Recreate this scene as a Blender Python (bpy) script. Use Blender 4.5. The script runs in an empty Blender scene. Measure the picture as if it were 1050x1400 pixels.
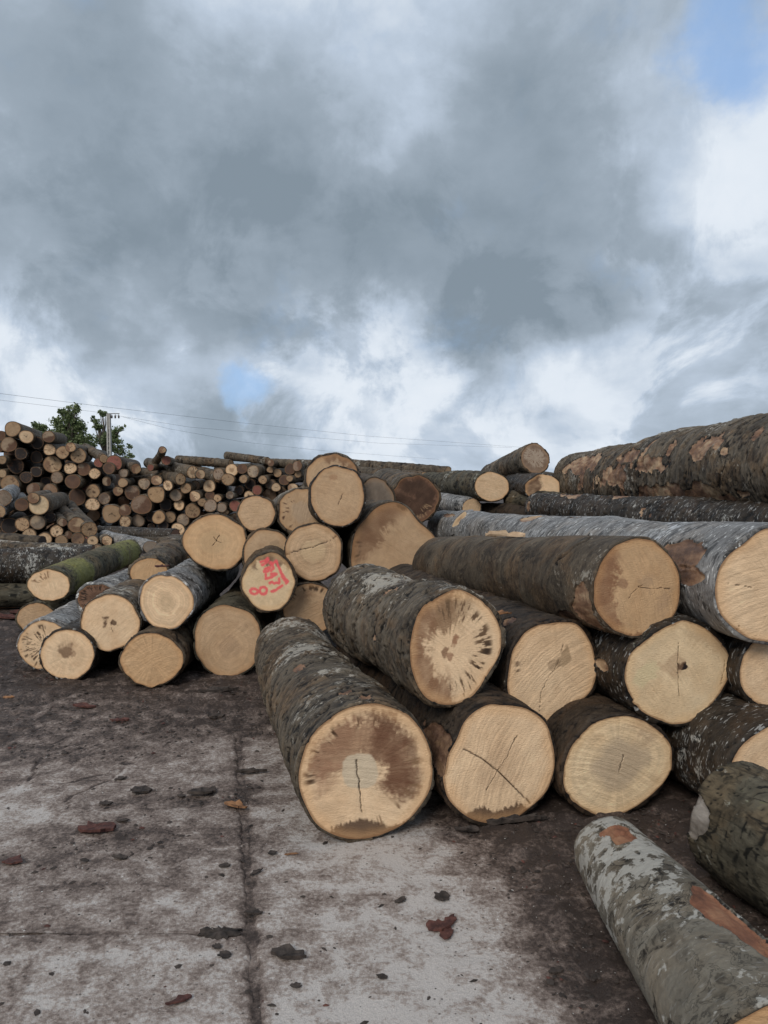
import bpy, math, random
import numpy as np
from mathutils import Matrix, Vector

random.seed(7)
rng = np.random.default_rng(7)
scn = bpy.context.scene
COL = scn.collection

# ------------------------------------------------------------------ camera
F, HOR, CAMZ = 1030.0, 645.0, 1.6          # focal length in photo pixels, horizon row, eye height
PITCH = math.atan((700 - HOR) / F)
cam = bpy.data.cameras.new('camera')
cam.sensor_fit = 'VERTICAL'
cam.sensor_height = 36.0
cam.lens = 36.0 * F / 1400.0
cam.clip_start = 0.05
cam.clip_end = 3000
camo = bpy.data.objects.new('camera', cam)
COL.objects.link(camo)
camo.location = (0, 0, CAMZ)
camo.rotation_euler = (math.pi / 2 - PITCH, 0, 0)
scn.camera = camo


def unproj(x, y, D):
    """a photo pixel at world depth D (metres along +Y) as a point of the yard"""
    fw = np.array([0, math.cos(PITCH), -math.sin(PITCH)])
    up = np.array([0, math.sin(PITCH), math.cos(PITCH)])
    d = fw * F + np.array([1.0, 0, 0]) * (x - 525) + up * (700 - y)
    return np.array([0, 0, CAMZ]) + d * (D / d[1])


def ground_D(x, y):
    d = unproj(x, y, 1.0) - np.array([0, 0, CAMZ])
    return -CAMZ / d[2]


def gpt(x, y):
    return unproj(x, y, ground_D(x, y))


def pxm(x, y, D):
    p = unproj(x, y, D) - np.array([0, 0, CAMZ])
    return F / (p[1] * math.cos(PITCH) - p[2] * math.sin(PITCH))


# ------------------------------------------------------------------ node helper
class NT:
    def __init__(self, tree):
        self.t = tree
        tree.nodes.clear()

    def n(self, typ, ins=None, out=0, **props):
        nd = self.t.nodes.new(typ)
        for k, v in props.items():
            setattr(nd, k, v)
        for k, v in (ins or {}).items():
            s = nd.inputs[k]
            if isinstance(v, bpy.types.NodeSocket):
                self.t.links.new(v, s)
            else:
                s.default_value = v
        return nd if out is None or not len(nd.outputs) else nd.outputs[out]

    def m(self, op, a, b=0.0, c=0.0, clamp=False):
        return self.n('ShaderNodeMath', {0: a, 1: b, 2: c}, operation=op, use_clamp=clamp)

    def vm(self, op, a, b=(0, 0, 0)):
        return self.n('ShaderNodeVectorMath', {0: a, 1: b}, operation=op, out=1 if op in ('DOT_PRODUCT', 'LENGTH') else 0)

    def noise(self, vec, scale, detail=4, rough=.55, dist=0.0):
        return self.n('ShaderNodeTexNoise', {'Vector': vec, 'Scale': scale, 'Detail': detail, 'Roughness': rough, 'Distortion': dist})

    def sm(self, x, a, b):
        return self.n('ShaderNodeMapRange', {'Value': x, 'From Min': a, 'From Max': b}, interpolation_type='SMOOTHSTEP')

    def mix(self, f, a, b):
        nd = self.n('ShaderNodeMix', None, out=None, data_type='RGBA')
        for s, v in ((nd.inputs[0], f), (nd.inputs[6], a), (nd.inputs[7], b)):
            if isinstance(v, bpy.types.NodeSocket):
                self.t.links.new(v, s)
            elif isinstance(v, (int, float)):
                s.default_value = v
            else:
                s.default_value = (v[0], v[1], v[2], 1)
        return nd.outputs[2]

    def ramp(self, f, stops):
        nd = self.n('ShaderNodeValToRGB', {0: f}, out=None)
        cr = nd.color_ramp
        while len(cr.elements) < len(stops):
            cr.elements.new(0.5)
        for e, (p, c) in zip(cr.elements, stops):
            e.position = p
            e.color = (c[0], c[1], c[2], 1)
        return nd.outputs[0]


# ------------------------------------------------------------------ world: cloudy sky
SUN_EL, SUN_AZ = math.radians(38), math.radians(203)     # sun behind the camera, a little to its left
world = bpy.data.worlds.new('World')
scn.world = world
world.use_nodes = True
W = NT(world.node_tree)
dirv = W.n('ShaderNodeTexCoord', out=0)
sky = W.n('ShaderNodeTexSky', sky_type='NISHITA', sun_disc=False, sun_elevation=SUN_EL, sun_rotation=SUN_AZ, air_density=1.0, dust_density=1.5)
dz = W.n('ShaderNodeSeparateXYZ', {0: dirv}, out=2)
den = W.m('ADD', W.m('ABSOLUTE', dz), 0.42)
pl = W.vm('DIVIDE', dirv, W.n('ShaderNodeCombineXYZ', {0: den, 1: den, 2: den}))     # flattened cloud deck
nA = W.noise(pl, 1.7, 6, .52, .3)
nB = W.noise(W.vm('ADD', pl, (7.3, 2.1, 4.4)), 4.2, 9, .56, .25)
nC = W.noise(dirv, 9.0, 9, .6, .2)
wob = W.vm('SCALE', W.vm('SUBTRACT', W.n('ShaderNodeTexNoise', {'Vector': dirv, 'Scale': 4.0, 'Detail': 7, 'Roughness': .58}, out=1), (.5, .5, .5)))
wob.node.inputs['Scale'].default_value = .32
dwob = W.vm('NORMALIZE', W.vm('ADD', dirv, wob))


def blob(px, py, rad, soft=.0):
    """soft 0..1 mask round one direction of the sky, its rim broken up by noise; rad in degrees"""
    d = unproj(px, py, 1.0) - np.array([0, 0, CAMZ])
    d = d / np.linalg.norm(d)
    c = W.vm('DOT_PRODUCT', dwob, tuple(d))
    return W.sm(c, math.cos(math.radians(rad)), math.cos(math.radians(rad * soft)))


# thickness of the cloud: 0 open sky, about .3 thin and white, 1 thick and grey
th = W.m('ADD', .50, W.m('MULTIPLY', W.m('SUBTRACT', nA, .5), .70))
th = W.m('ADD', th, W.m('MULTIPLY', W.m('SUBTRACT', nB, .5), .46))
th = W.m('ADD', th, W.m('MULTIPLY', W.m('SUBTRACT', nC, .5), .30))
bil = W.sm(W.noise(dirv, 6.0, 11, .62, .45), .43, .57)                     # heaped edges, mostly low in the sky
low = W.m('ADD', .25, W.m('MULTIPLY', W.sm(dz, .50, .12), .75))
th = W.m('ADD', th, W.m('MULTIPLY', W.m('MULTIPLY', W.m('SUBTRACT', bil, .5), .24), low))
for (bx, by, br, bs, amt) in [
        (560, 340, 17, 0, .30), (250, 270, 17, 0, .18), (40, 170, 18, 0, .10), (620, 420, 10, 0, .22), (350, 330, 8, 0, .10),
        (330, 575, 5.5, .1, .20), (800, 330, 9, 0, .14), (90, 350, 8, 0, .14), (720, 100, 9, 0, .10),
        (460, 50, 13, 0, -.26), (880, 420, 8, 0, .16), (780, 200, 9, 0, .06), (1010, 210, 11, 0, -.15), (300, 430, 8, 0, -.22), (120, 470, 9, 0, -.22),
        (520, 525, 6.5, 0, -.34), (720, 490, 5.5, 0, -.22), (600, 610, 8, 0, -.18), (900, 560, 9, 0, -.16),
        (350, 500, 5.0, 0, -.12), (60, 560, 8, 0, -.18), (950, 300, 7, 0, -.12)]:
    th = W.m('ADD', th, W.m('MULTIPLY', blob(bx, by, br, bs), amt))
cloud = W.ramp(th, [(0.05, (6.1, 6.5, 7.0)), (.26, (5.6, 6.1, 6.7)), (.46, (3.8, 4.45, 5.3)), (.70, (2.5, 3.0, 3.55)), (1.0, (1.72, 2.15, 2.58))])
opensky = W.mix(.7, W.vm('MULTIPLY', sky, (.8, .84, .88)), (2.5, 4.1, 6.9))
gap = W.m('MAXIMUM', W.m('MULTIPLY', blob(338, 518, 3.3, 0), .95), W.m('MULTIPLY', blob(1045, 35, 5.6, 0), .9))       # breaks in the cloud
gap = W.m('MAXIMUM', W.m('MULTIPLY', W.sm(W.m('ADD', gap, W.m('MULTIPLY', W.m('SUBTRACT', nC, .5), 2.2)), .15, 1.25), .80), W.sm(th, .10, -.15))
skyc = W.mix(gap, cloud, opensky)
bg = W.n('ShaderNodeBackground', {'Color': skyc, 'Strength': 0.1})
W.n('ShaderNodeOutputWorld', {'Surface': bg})

sun = bpy.data.lights.new('sun', 'SUN')
sun.energy = 1.5
sun.angle = math.radians(24)
sun.color = (1.0, .93, .83)
suno = bpy.data.objects.new('sun', sun)
COL.objects.link(suno)
# direction towards the sun: azimuth clockwise from +Y
sd = Vector((math.sin(SUN_AZ) * math.cos(SUN_EL), math.cos(SUN_AZ) * math.cos(SUN_EL), math.sin(SUN_EL)))
suno.rotation_euler = sd.to_track_quat('Z', 'Y').to_euler()
suno.location = (-6, -8, 14)

scn.view_settings.view_transform = 'Standard'
scn.view_settings.look = 'None'
scn.view_settings.exposure = 0.42
scn.view_settings.gamma = 1.0
scn.view_settings.use_curve_mapping = False

# ------------------------------------------------------------------ numpy noise
_perm = np.random.default_rng(3).random(65536).astype(np.float32)


def vnoise(x, y, z):
    xi = np.floor(x).astype(np.int64); yi = np.floor(y).astype(np.int64); zi = np.floor(z).astype(np.int64)
    fx = (x - xi).astype(np.float32); fy = (y - yi).astype(np.float32); fz = (z - zi).astype(np.float32)
    fx = fx * fx * (3 - 2 * fx); fy = fy * fy * (3 - 2 * fy); fz = fz * fz * (3 - 2 * fz)

    def h(a, b, c):
        k = (a * 73856093) ^ (b * 19349663) ^ (c * 83492791)
        k = (k ^ (k >> 13)) * 1274126177
        return _perm[(k ^ (k >> 16)) & 65535]
    r = 0
    for dz_ in (0, 1):
        for dy_ in (0, 1):
            a = h(xi, yi + dy_, zi + dz_); b = h(xi + 1, yi + dy_, zi + dz_)
            l = a + (b - a) * fx
            w = (fy if dy_ else 1 - fy) * (fz if dz_ else 1 - fz)
            r = r + l * w
    return r * 2 - 1


def fbm(x, y, z, oct=4, rough=.5):
    s = 0; a = 1.0; t = 0
    for i in range(oct):
        s = s + a * vnoise(x + 17.3 * i, y - 9.1 * i, z + 5.7 * i)
        t += a; a *= rough
        x = x * 2.03; y = y * 2.03; z = z * 2.03
    return s / t * 1.6


def sstep(a, b, x):
    t = np.clip((x - a) / (b - a), 0, 1)
    return t * t * (3 - 2 * t)


# ------------------------------------------------------------------ mesh helpers
def mesh_obj(name, V, Fc, mat, parent=None, smooth=True, attrs=None):
    me = bpy.data.meshes.new(name)
    V = np.asarray(V, dtype=np.float32)
    if isinstance(Fc, np.ndarray):
        nv = Fc.shape[1]; nf = Fc.shape[0]
        me.vertices.add(len(V)); me.vertices.foreach_set('co', V.ravel())
        me.loops.add(nf * nv); me.loops.foreach_set('vertex_index', Fc.astype(np.int32).ravel())
        me.polygons.add(nf)
        me.polygons.foreach_set('loop_start', np.arange(0, nf * nv, nv, dtype=np.int32))
        me.update(calc_edges=True)
    else:
        me.from_pydata([tuple(map(float, v)) for v in V], [], [tuple(int(i) for i in f) for f in Fc])
    for k, v in (attrs or {}).items():
        at = me.attributes.new(k, 'FLOAT_COLOR', 'POINT')
        at.data.foreach_set('color', np.asarray(v, dtype=np.float32).ravel())
    if smooth:
        me.polygons.foreach_set('use_smooth', np.ones(len(me.polygons), dtype=bool))
    if mat:
        me.materials.append(mat)
    o = bpy.data.objects.new(name, me)
    COL.objects.link(o)
    if parent:
        o.parent = parent
    return o


def tag(o, label=None, cat=None, group=None, kind=None):
    if label: o['label'] = label
    if cat: o['category'] = cat
    if group: o['group'] = group
    if kind: o['kind'] = kind
    return o


def empty(name, M=None):
    o = bpy.data.objects.new(name, None)
    o.empty_display_size = .1
    COL.objects.link(o)
    if M is not None:
        o.matrix_world = M
    return o


class MB:
    """collects simple solids into one mesh"""
    def __init__(self):
        self.V = []; self.F = []

    def box(self, x0, x1, y0, y1, z0, z1):
        b = len(self.V)
        self.V += [(x, y, z) for z in (z0, z1) for y in (y0, y1) for x in (x0, x1)]
        self.F += [tuple(b + i for i in f) for f in ((0, 2, 3, 1), (4, 5, 7, 6), (0, 1, 5, 4), (2, 6, 7, 3), (0, 4, 6, 2), (1, 3, 7, 5))]

    def tube(self, pts, rads, n=6):
        b = len(self.V)
        pts = [Vector(p) for p in pts]
        for i, p in enumerate(pts):
            d = (pts[min(i + 1, len(pts) - 1)] - pts[max(i - 1, 0)]).normalized()
            a = d.cross(Vector((0, 0, 1)) if abs(d.z) < .9 else Vector((1, 0, 0))).normalized()
            c = d.cross(a)
            for k in range(n):
                t = 2 * math.pi * k / n
                self.V.append(tuple(p + (a * math.cos(t) + c * math.sin(t)) * rads[i]))
        for i in range(len(pts) - 1):
            for k in range(n):
                k2 = (k + 1) % n
                self.F.append((b + i * n + k, b + i * n + k2, b + (i + 1) * n + k2, b + (i + 1) * n + k))
        self.F.append(tuple(b + k for k in range(n))[::-1])
        self.F.append(tuple(b + (len(pts) - 1) * n + k for k in range(n)))

    def build(self, name, mat, parent=None, smooth=False):
        return mesh_obj(name, self.V, self.F, mat, parent, smooth)


# ------------------------------------------------------------------ materials
def new_mat(name):
    m = bpy.data.materials.new(name)
    m.use_nodes = True
    return m, NT(m.node_tree)


def finish(N, col, rough, bump=None, dist=.004, strength=.6, spec=.3):
    ins = {'Base Color': col, 'Roughness': rough, 'Specular IOR Level': spec}
    if bump is not None:
        ins['Normal'] = N.n('ShaderNodeBump', {'Height': bump, 'Strength': strength, 'Distance': dist})
    b = N.n('ShaderNodeBsdfPrincipled', ins)
    N.n('ShaderNodeOutputMaterial', {'Surface': b})


def bark_mat(name, dark, mid, light, lichc=(.42, .42, .40), lich_hi=.5, speck=0.0, streak=1.0, peelc=((.10, .055, .036), (.22, .125, .075), (.40, .275, .17)), mossc=(.075, .085, .028), plates=.6, rough=.80, mott=.7):
    if 'silver' not in name:
        dark, mid, light = [(c[0] * .84, c[1] * .79, c[2] * .68) for c in (dark, mid, light)]
        lichc = (lichc[0], lichc[1] * .97, lichc[2] * .90)
    else:
        dark, mid, light = [(c[0] * .96, c[1] * .93, c[2] * .88) for c in (dark, mid, light)]
    m, N = new_mat(name)
    oc = N.n('ShaderNodeTexCoord', out=3)
    rnd = N.n('ShaderNodeObjectInfo', out=5)
    off = N.n('ShaderNodeCombineXYZ', {0: N.m('MULTIPLY', rnd, 31.0), 1: N.m('MULTIPLY', rnd, 57.0), 2: N.m('MULTIPLY', rnd, 83.0)})
    p = N.vm('ADD', oc, off)
    ma = N.n('ShaderNodeAttribute', None, out=None, attribute_name='mask')
    sep = N.n('ShaderNodeSeparateColor', {0: ma.outputs['Color']}, out=None)
    peel, lich, moss, rel = sep.outputs[0], sep.outputs[1], sep.outputs[2], ma.outputs['Alpha']
    ring = N.noise(N.vm('MULTIPLY', p, (7, 7, 7 + 19 * streak)), 1.0, 8, .62, .4)
    fine = N.noise(N.vm('MULTIPLY', p, (38, 38, 38 + 60 * streak)), 1.0, 6, .65)
    big = N.noise(p, 2.6, 5, .55)
    v = N.m('ADD', N.m('MULTIPLY', ring, .55), N.m('MULTIPLY', rel, .55))
    v = N.m('ADD', v, N.m('MULTIPLY', N.m('SUBTRACT', fine, .5), .55))
    v = N.m('ADD', v, N.m('MULTIPLY', N.m('SUBTRACT', big, .5), .95))
    col = N.ramp(v, [(.12, dark), (.48, mid), (.86, light)])
    # plates of bark: flat islands of lighter tone with thin dark rims
    for (vec, o_, amt) in (((4.5, 4.5, 4.5 + 8 * streak), 0.0, 1.0), ((11, 11, 11 + 20 * streak), 5.5, .5)):
        pn_ = N.noise(N.vm('MULTIPLY', N.vm('ADD', p, (o_, o_, o_)), vec), 1.0, 6, .58, 1.1)
        col = N.mix(N.m('MULTIPLY', N.sm(pn_, .47, .53), plates * .42 * amt), col, light)
        rim_ = N.sm(N.m('ABSOLUTE', N.m('SUBTRACT', pn_, .485)), .022, .004)
        gate_ = N.sm(N.noise(N.vm('ADD', p, (9.0, 1.0, o_)), 5.0, 3), .42, .56)
        col = N.mix(N.m('MULTIPLY', N.m('MULTIPLY', rim_, gate_), min(1.0, plates * 1.25 * amt)), col, tuple(c * .5 for c in dark))
        col = N.mix(N.m('MULTIPLY', N.sm(pn_, .40, .30), plates * .7), col, dark)
    col = N.mix(N.sm(rel, .26, .06), col, tuple(c * .55 for c in dark))          # cracks cut in the mesh
    # browner and greyer regions of the same bark, and damp dark ones
    tn_ = N.noise(N.vm('ADD', p, (5.0, 3.0, 8.0)), 3.6, 5, .6, .6)
    col = N.mix(N.m('MULTIPLY', N.sm(tn_, .46, .62), .75), col, N.vm('MULTIPLY', col, (1.10, 1.01, .92) if ('silver' in name or 'crust' in name) else (1.22, 1.0, .80)))
    dp_ = N.noise(N.vm('ADD', p, (1.0, 9.0, 2.0)), 5.5, 6, .6, .5)
    col = N.mix(N.m('MULTIPLY', N.sm(dp_, .55, .66), .62), col, N.vm('MULTIPLY', col, (.36, .34, .33)))
    # pale lichen crust, broken by fine noise
    lv = N.m('ADD', lich, N.m('MULTIPLY', N.m('SUBTRACT', fine, .5), 1.5))
    lv = N.m('ADD', lv, N.m('MULTIPLY', N.m('SUBTRACT', ring, .5), .8))
    mo_ = N.noise(N.vm('ADD', p, (2.0, 7.0, 4.0)), 17, 7, .62, .3)
    lv = N.m('ADD', lv, N.m('MULTIPLY', N.m('SUBTRACT', mo_, .5), 2.2 * mott))
    lf = N.sm(lv, lich_hi, lich_hi + .22)
    col = N.mix(N.m('MULTIPLY', lf, .82), col, N.mix(big, tuple(c * .72 for c in lichc), lichc))
    if speck > 0:
        sp = N.noise(N.vm('MULTIPLY', p, (22, 22, 95)), 1.0, 3, .5)
        col = N.mix(N.m('MULTIPLY', N.sm(sp, .61, .66), speck), col, (.62, .62, .60))
        sk = N.noise(N.vm('MULTIPLY', N.vm('ADD', p, (3.1, 8.2, 1.7)), (9, 9, 34)), 1.0, 5, .6)
        col = N.mix(N.m('MULTIPLY', N.sm(sk, .57, .61), speck * .9), col, (.035, .034, .034))
    mv = N.m('ADD', moss, N.m('MULTIPLY', N.m('SUBTRACT', fine, .5), 1.1))
    mo = N.sm(mv, .42, .72)
    col = N.mix(N.m('MULTIPLY', mo, .85), col, N.mix(fine, tuple(c * .55 for c in mossc), tuple(c * 1.5 for c in mossc)))
    pn = N.noise(N.vm('MULTIPLY', p, (16, 16, 6)), 1.0, 6, .6)
    pc = N.ramp(N.m('ADD', pn, N.m('MULTIPLY', N.m('SUBTRACT', big, .5), .9)), [(.30, peelc[0]), (.48, peelc[1]), (.66, peelc[2])])
    pv = N.sm(N.m('ADD', peel, N.m('MULTIPLY', N.m('SUBTRACT', fine, .5), .45)), .42, .56)
    col = N.mix(pv, col, pc)
    h = N.m('ADD', N.m('MULTIPLY', fine, 1.0), N.m('MULTIPLY', ring, 1.2))
    finish(N, col, N.m('SUBTRACT', rough, N.m('MULTIPLY', pv, .12)), h, .009, .85, .32)
    return m


M_BARK = {
    'brown': bark_mat('bark_greybrown', (.014, .011, .009), (.066, .053, .042), (.205, .178, .150), (.40, .38, .35), lich_hi=.50, plates=.8, rough=.68),
    'umber': bark_mat('bark_umber', (.016, .012, .010), (.066, .052, .040), (.165, .136, .108), (.32, .295, .26), lich_hi=.58, streak=.5, plates=.5, rough=.75),
    'silver': bark_mat('bark_silver', (.030, .029, .029), (.17, .17, .175), (.34, .35, .365), (.58, .59, .60), lich_hi=.60, speck=.9, plates=.55, rough=.62),
    'crust': bark_mat('bark_lichen_crust', (.026, .022, .018), (.105, .095, .083), (.23, .22, .205), (.42, .415, .40), lich_hi=.42, speck=.10, streak=.15, plates=.9, mott=1.5, peelc=((.095, .040, .024), (.19, .078, .042), (.30, .155, .085))),
    'moss': bark_mat('bark_mossy', (.016, .015, .011), (.060, .055, .043), (.15, .14, .115), (.40, .40, .37), lich_hi=.60, streak=-.28, plates=.7, mossc=(.075, .085, .022), peelc=((.09, .075, .06), (.19, .165, .14), (.28, .25, .22))),
    'yellowmoss': bark_mat('bark_yellow_moss', (.030, .028, .016), (.085, .078, .052), (.18, .16, .12), (.36, .36, .30), lich_hi=.66, streak=.2, plates=.5, mossc=(.185, .180, .055)),
    'dark': bark_mat('bark_dark', (.009, .007, .006), (.028, .022, .018), (.075, .060, .049), (.46, .46, .45), lich_hi=.60, speck=.40, plates=.5, rough=.62),
    'shade': bark_mat('bark_gap_shaded', (.010, .007, .006), (.036, .026, .020), (.095, .073, .057), (.30, .28, .25), lich_hi=.66, streak=.4, plates=.5, rough=.7, peelc=((.05, .028, .018), (.11, .06, .038), (.20, .12, .07))),  # darker brown copy for logs in the gaps, shade put into the colour
    'far': bark_mat('bark_far', (.018, .014, .012), (.070, .056, .045), (.20, .172, .145), lich_hi=.58, plates=.7),
}


def face_mat(name, grain=1.0):
    m, N = new_mat(name)
    a = N.n('ShaderNodeAttribute', attribute_name='col')
    oc = N.n('ShaderNodeTexCoord', out=3)
    f1 = N.noise(oc, 160, 5, .6)
    f2 = N.noise(oc, 24, 6, .6, .5)
    # saw marks: shallow slanting lines that fade in and out
    ang = N.vm('MULTIPLY', oc, (60, 190, 10))
    s1 = N.noise(N.n('ShaderNodeVectorRotate', {'Vector': ang, 'Angle': .5}), 1.0, 3, .6, .15)
    k = N.m('ADD', .80, N.m('ADD', N.m('MULTIPLY', f1, .20 * grain), N.m('ADD', N.m('MULTIPLY', f2, .14 * grain), N.m('MULTIPLY', s1, .10 * grain))))
    col = N.vm('MULTIPLY', a, N.n('ShaderNodeCombineXYZ', {0: k, 1: k, 2: k}))
    finish(N, col, .72, N.m('ADD', N.m('MULTIPLY', f1, .7), s1), .006, .6, .25)
    return m


M_FACE = face_mat('sawn_wood')


def simple_mat(name, c1, c2, scale=20, rough=.8, bump=.4, dist=.004, spec=.3):
    m, N = new_mat(name)
    oc = N.n('ShaderNodeTexCoord', out=3)
    rnd = N.n('ShaderNodeObjectInfo', out=5)
    p = N.vm('ADD', oc, N.n('ShaderNodeCombineXYZ', {0: N.m('MULTIPLY', rnd, 13.0), 1: N.m('MULTIPLY', rnd, 29.0)}))
    nn = N.noise(p, scale, 6, .6)
    finish(N, N.mix(N.sm(nn, .3, .7), c1, c2), rough, nn, dist, bump, spec)
    return m


# ------------------------------------------------------------------ ground
def dirt(x, y):
    """how muddy the yard is, 0 clean concrete .. 1 deep mud"""
    w = fbm(x * 1.3, y * 1.1, x * 0 + 1.7, 4) * .35
    far = .56 * sstep(4.05, 5.0, y + w - .12 * x) + .26 * sstep(5.0, 5.7, y + w * .5)
    front = sstep(2.55, 3.15, y + w * .9 - .10) * sstep(-.22, .36, x + w * .7)
    side = sstep(.34, .80, x + w * .5 - .55 * (2.35 - y) * 0.35) * sstep(1.6, 1.9, y + 1.0)
    f = np.maximum(np.maximum(far, front * .88), side * .84)
    film = .40 + .34 * fbm(x * .9 + 4, y * 1.2, x * 0 + 8, 5)           # dusty film everywhere
    midleft = .06 * sstep(2.55, 3.1, y) * (1 - sstep(-.3, .1, x))
    clean = .16 * fbm(x * 1.1 + 9, y * 7, x * 0 + 5, 4) - .13 * np.exp(-((x - .12) / .55) ** 2 - ((y - 2.35) / .42) ** 2) - .24 * np.exp(-((x + .28) / .28) ** 2 - ((y - 2.98) / .10) ** 2) \
        - .22 * np.exp(-((x + 1.1) / .45) ** 2 - ((y - 2.35) / .35) ** 2)
    joint = .22 * np.exp(-((x - jx(y)) / .055) ** 2) * sstep(4.4, 3.9, y)
    return np.clip(f + (1 - f) * (film + midleft + clean) + joint, 0, 1)


def jx(y):                       # the long joint between the slabs
    return -.76 + (y - 3.92) * (-.38 / 1.75)


def yard_mat():
    m, N = new_mat('yard_concrete_and_mud')
    p = N.n('ShaderNodeTexCoord', out=3)
    d = N.n('ShaderNodeSeparateColor', {0: N.n('ShaderNodeAttribute', attribute_name='dirt')}, out=0)
    f1 = N.noise(p, 55, 8, .68)
    f2 = N.noise(p, 9, 8, .62, .4)
    f3 = N.noise(p, 300, 3, .6)
    v = N.m('ADD', d, N.m('ADD', N.m('MULTIPLY', N.m('SUBTRACT', f1, .5), 1.5), N.m('MULTIPLY', N.m('SUBTRACT', f2, .5), 1.7)))
    col = N.ramp(v, [(.02, (.47, .43, .40)), (.24, (.33, .280, .248)), (.46, (.205, .160, .136)), (.66, (.110, .081, .068)), (.92, (.040, .028, .023))])
    k = N.m('ADD', .45, N.m('MULTIPLY', f3, 1.10))
    col = N.vm('MULTIPLY', col, N.n('ShaderNodeCombineXYZ', {0: k, 1: k, 2: k}))
    # small pale grit
    vo = N.n('ShaderNodeTexVoronoi', {'Vector': p, 'Scale': 75.0, 'Randomness': 1.0}, out=None)
    grit = N.m('MULTIPLY', N.sm(vo.outputs['Distance'], .20, .10), N.sm(N.n('ShaderNodeSeparateColor', {0: vo.outputs['Color']}, out=0), .90, .93))
    col = N.mix(N.m('MULTIPLY', grit, .8), col, (.52, .50, .47))
    dk = N.n('ShaderNodeTexVoronoi', {'Vector': N.vm('ADD', p, (3, 5, 0)), 'Scale': 48.0}, out=None)
    pit = N.m('MULTIPLY', N.sm(dk.outputs['Distance'], .26, .12), N.sm(N.n('ShaderNodeSeparateColor', {0: dk.outputs['Color']}, out=1), .84, .88))
    col = N.mix(N.m('MULTIPLY', pit, .75), col, (.035, .027, .023))
    rough = N.m('SUBTRACT', .90, N.m('MULTIPLY', N.sm(v, .3, .8), .22))
    h = N.m('ADD', N.m('MULTIPLY', f1, 1.0), N.m('ADD', N.m('MULTIPLY', f3, .35), N.m('MULTIPLY', f2, .8)))
    finish(N, col, rough, h, .012, .75, .35)
    return m


M_YARD = yard_mat()


def grid(xs, ys):
    X, Y = np.meshgrid(xs, ys)
    nx, ny = len(xs), len(ys)
    i = np.arange((ny - 1) * (nx - 1)); r = i // (nx - 1); c = i % (nx - 1)
    a = r * nx + c
    return X.ravel(), Y.ravel(), np.stack([a, a + 1, a + nx + 1, a + nx], 1)


def spaced(lo, hi, step, far):
    c = np.arange(lo, hi + step / 2, step)
    g = [step]; tot = 0
    while tot < far:
        g.append(g[-1] * 1.35); tot += g[-1]
    e = np.cumsum(g[1:])
    return np.concatenate([(lo - e)[::-1], c, hi + e])


def lumps(x, y, d):
    big = fbm(x * 5, y * 7, x * 0 + 3, 4)
    fin = fbm(x * 22, y * 24, x * 0 + 9, 3)
    return sstep(.45, .85, d) * (.020 * big + .016 * fin)


gx, gy, gf = grid(spaced(-4.6, 4.2, .028, 900), spaced(1.2, 9.5, .028, 900))
gd = gd0 = dirt(gx, gy)
gd = np.maximum(gd, .68 * ((np.abs(gx - jx(gy)) < .06) & (gy < 5)))
gd = np.maximum(gd, .62 * ((np.abs(gy - 2.53) < .05) & (gx < jx(gy))))
near = sstep(14, 9, np.abs(gy - 4)) * sstep(9, 5, np.abs(gx))
gz = np.where(near > 0, (-.024 + .034 * sstep(.45, .95, gd0)) * near + (1 - near) * .01 + lumps(gx, gy, gd0) * near, .01)
gz = np.where((np.abs(gx - jx(gy)) < .06) & (gy < 5), np.maximum(gz, -.0085 + .004 * fbm(gx * 14, gy * 14, gx * 0, 3)), gz)
gz = np.where((np.abs(gy - 2.53) < .06) & (gx < jx(gy)), np.maximum(gz, -.007), gz)
ground = mesh_obj('ground', np.stack([gx, gy, gz], 1), gf, M_YARD, attrs={'dirt': np.stack([gd, gd, gd, gd * 0 + 1], 1)})
tag(ground, 'muddy log yard ground covered in dark bark dirt', kind='structure')


def slab(x0f, x1f, y0, y1, step=.0145):
    ny = int((y1 - y0) / step); nx = int((max(x1f(y0), x1f(y1)) - min(x0f(y0), x0f(y1))) / step)
    S, T, fc = grid(np.linspace(0, 1, nx), np.linspace(0, 1, ny))
    y = y0 + (y1 - y0) * T
    a, b = x0f(y), x1f(y)
    x = a + (b - a) * S
    wy = .012 * fbm(x * 2.2, x * 0 + 3, x * 0, 4)            # the cross joint wanders a little
    y = y + wy * np.exp(-((y - 2.53) / .08) ** 2)
    d = dirt(x, y)
    z = .0025 * fbm(x * 9, y * 9, x * 0, 4) + lumps(x, y, d) * .4
    edge = np.minimum(np.minimum(x - a, b - x), np.minimum(y - y0, y1 - y) + .013) + .012 * fbm(x * 14, y * 14, x * 0 + 2, 4)
    z = z - .014 * sstep(.014, -.008, edge)
    # hairline cracks wandering over the slab
    cr = np.abs(fbm(x * 1.1 + 20, y * .9, x * 0 + 6, 5))
    gate = sstep(.05, .25, fbm(x * .7 + 3, y * .7, x * 0 + 4, 2))
    z = z - .006 * sstep(.012, .002, cr) * gate
    d = np.clip(d + .45 * sstep(.014, .003, cr) * gate + .35 * sstep(.018, -.004, edge), 0, 1)
    return mesh_obj('concrete_slab', np.stack([x, y, z], 1), fc, M_YARD, ground, attrs={'dirt': np.stack([d, d, d, d * 0 + 1], 1)})


G = .011
slab(lambda y: jx(y) + G, lambda y: 0 * y + 3.6, .2, 5.9)
slab(lambda y: 0 * y - 4.4, lambda y: jx(y) - G, .2, 2.53 - .001)
slab(lambda y: 0 * y - 4.4, lambda y: jx(y) - G, 2.53 + .001, 5.9)

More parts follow.
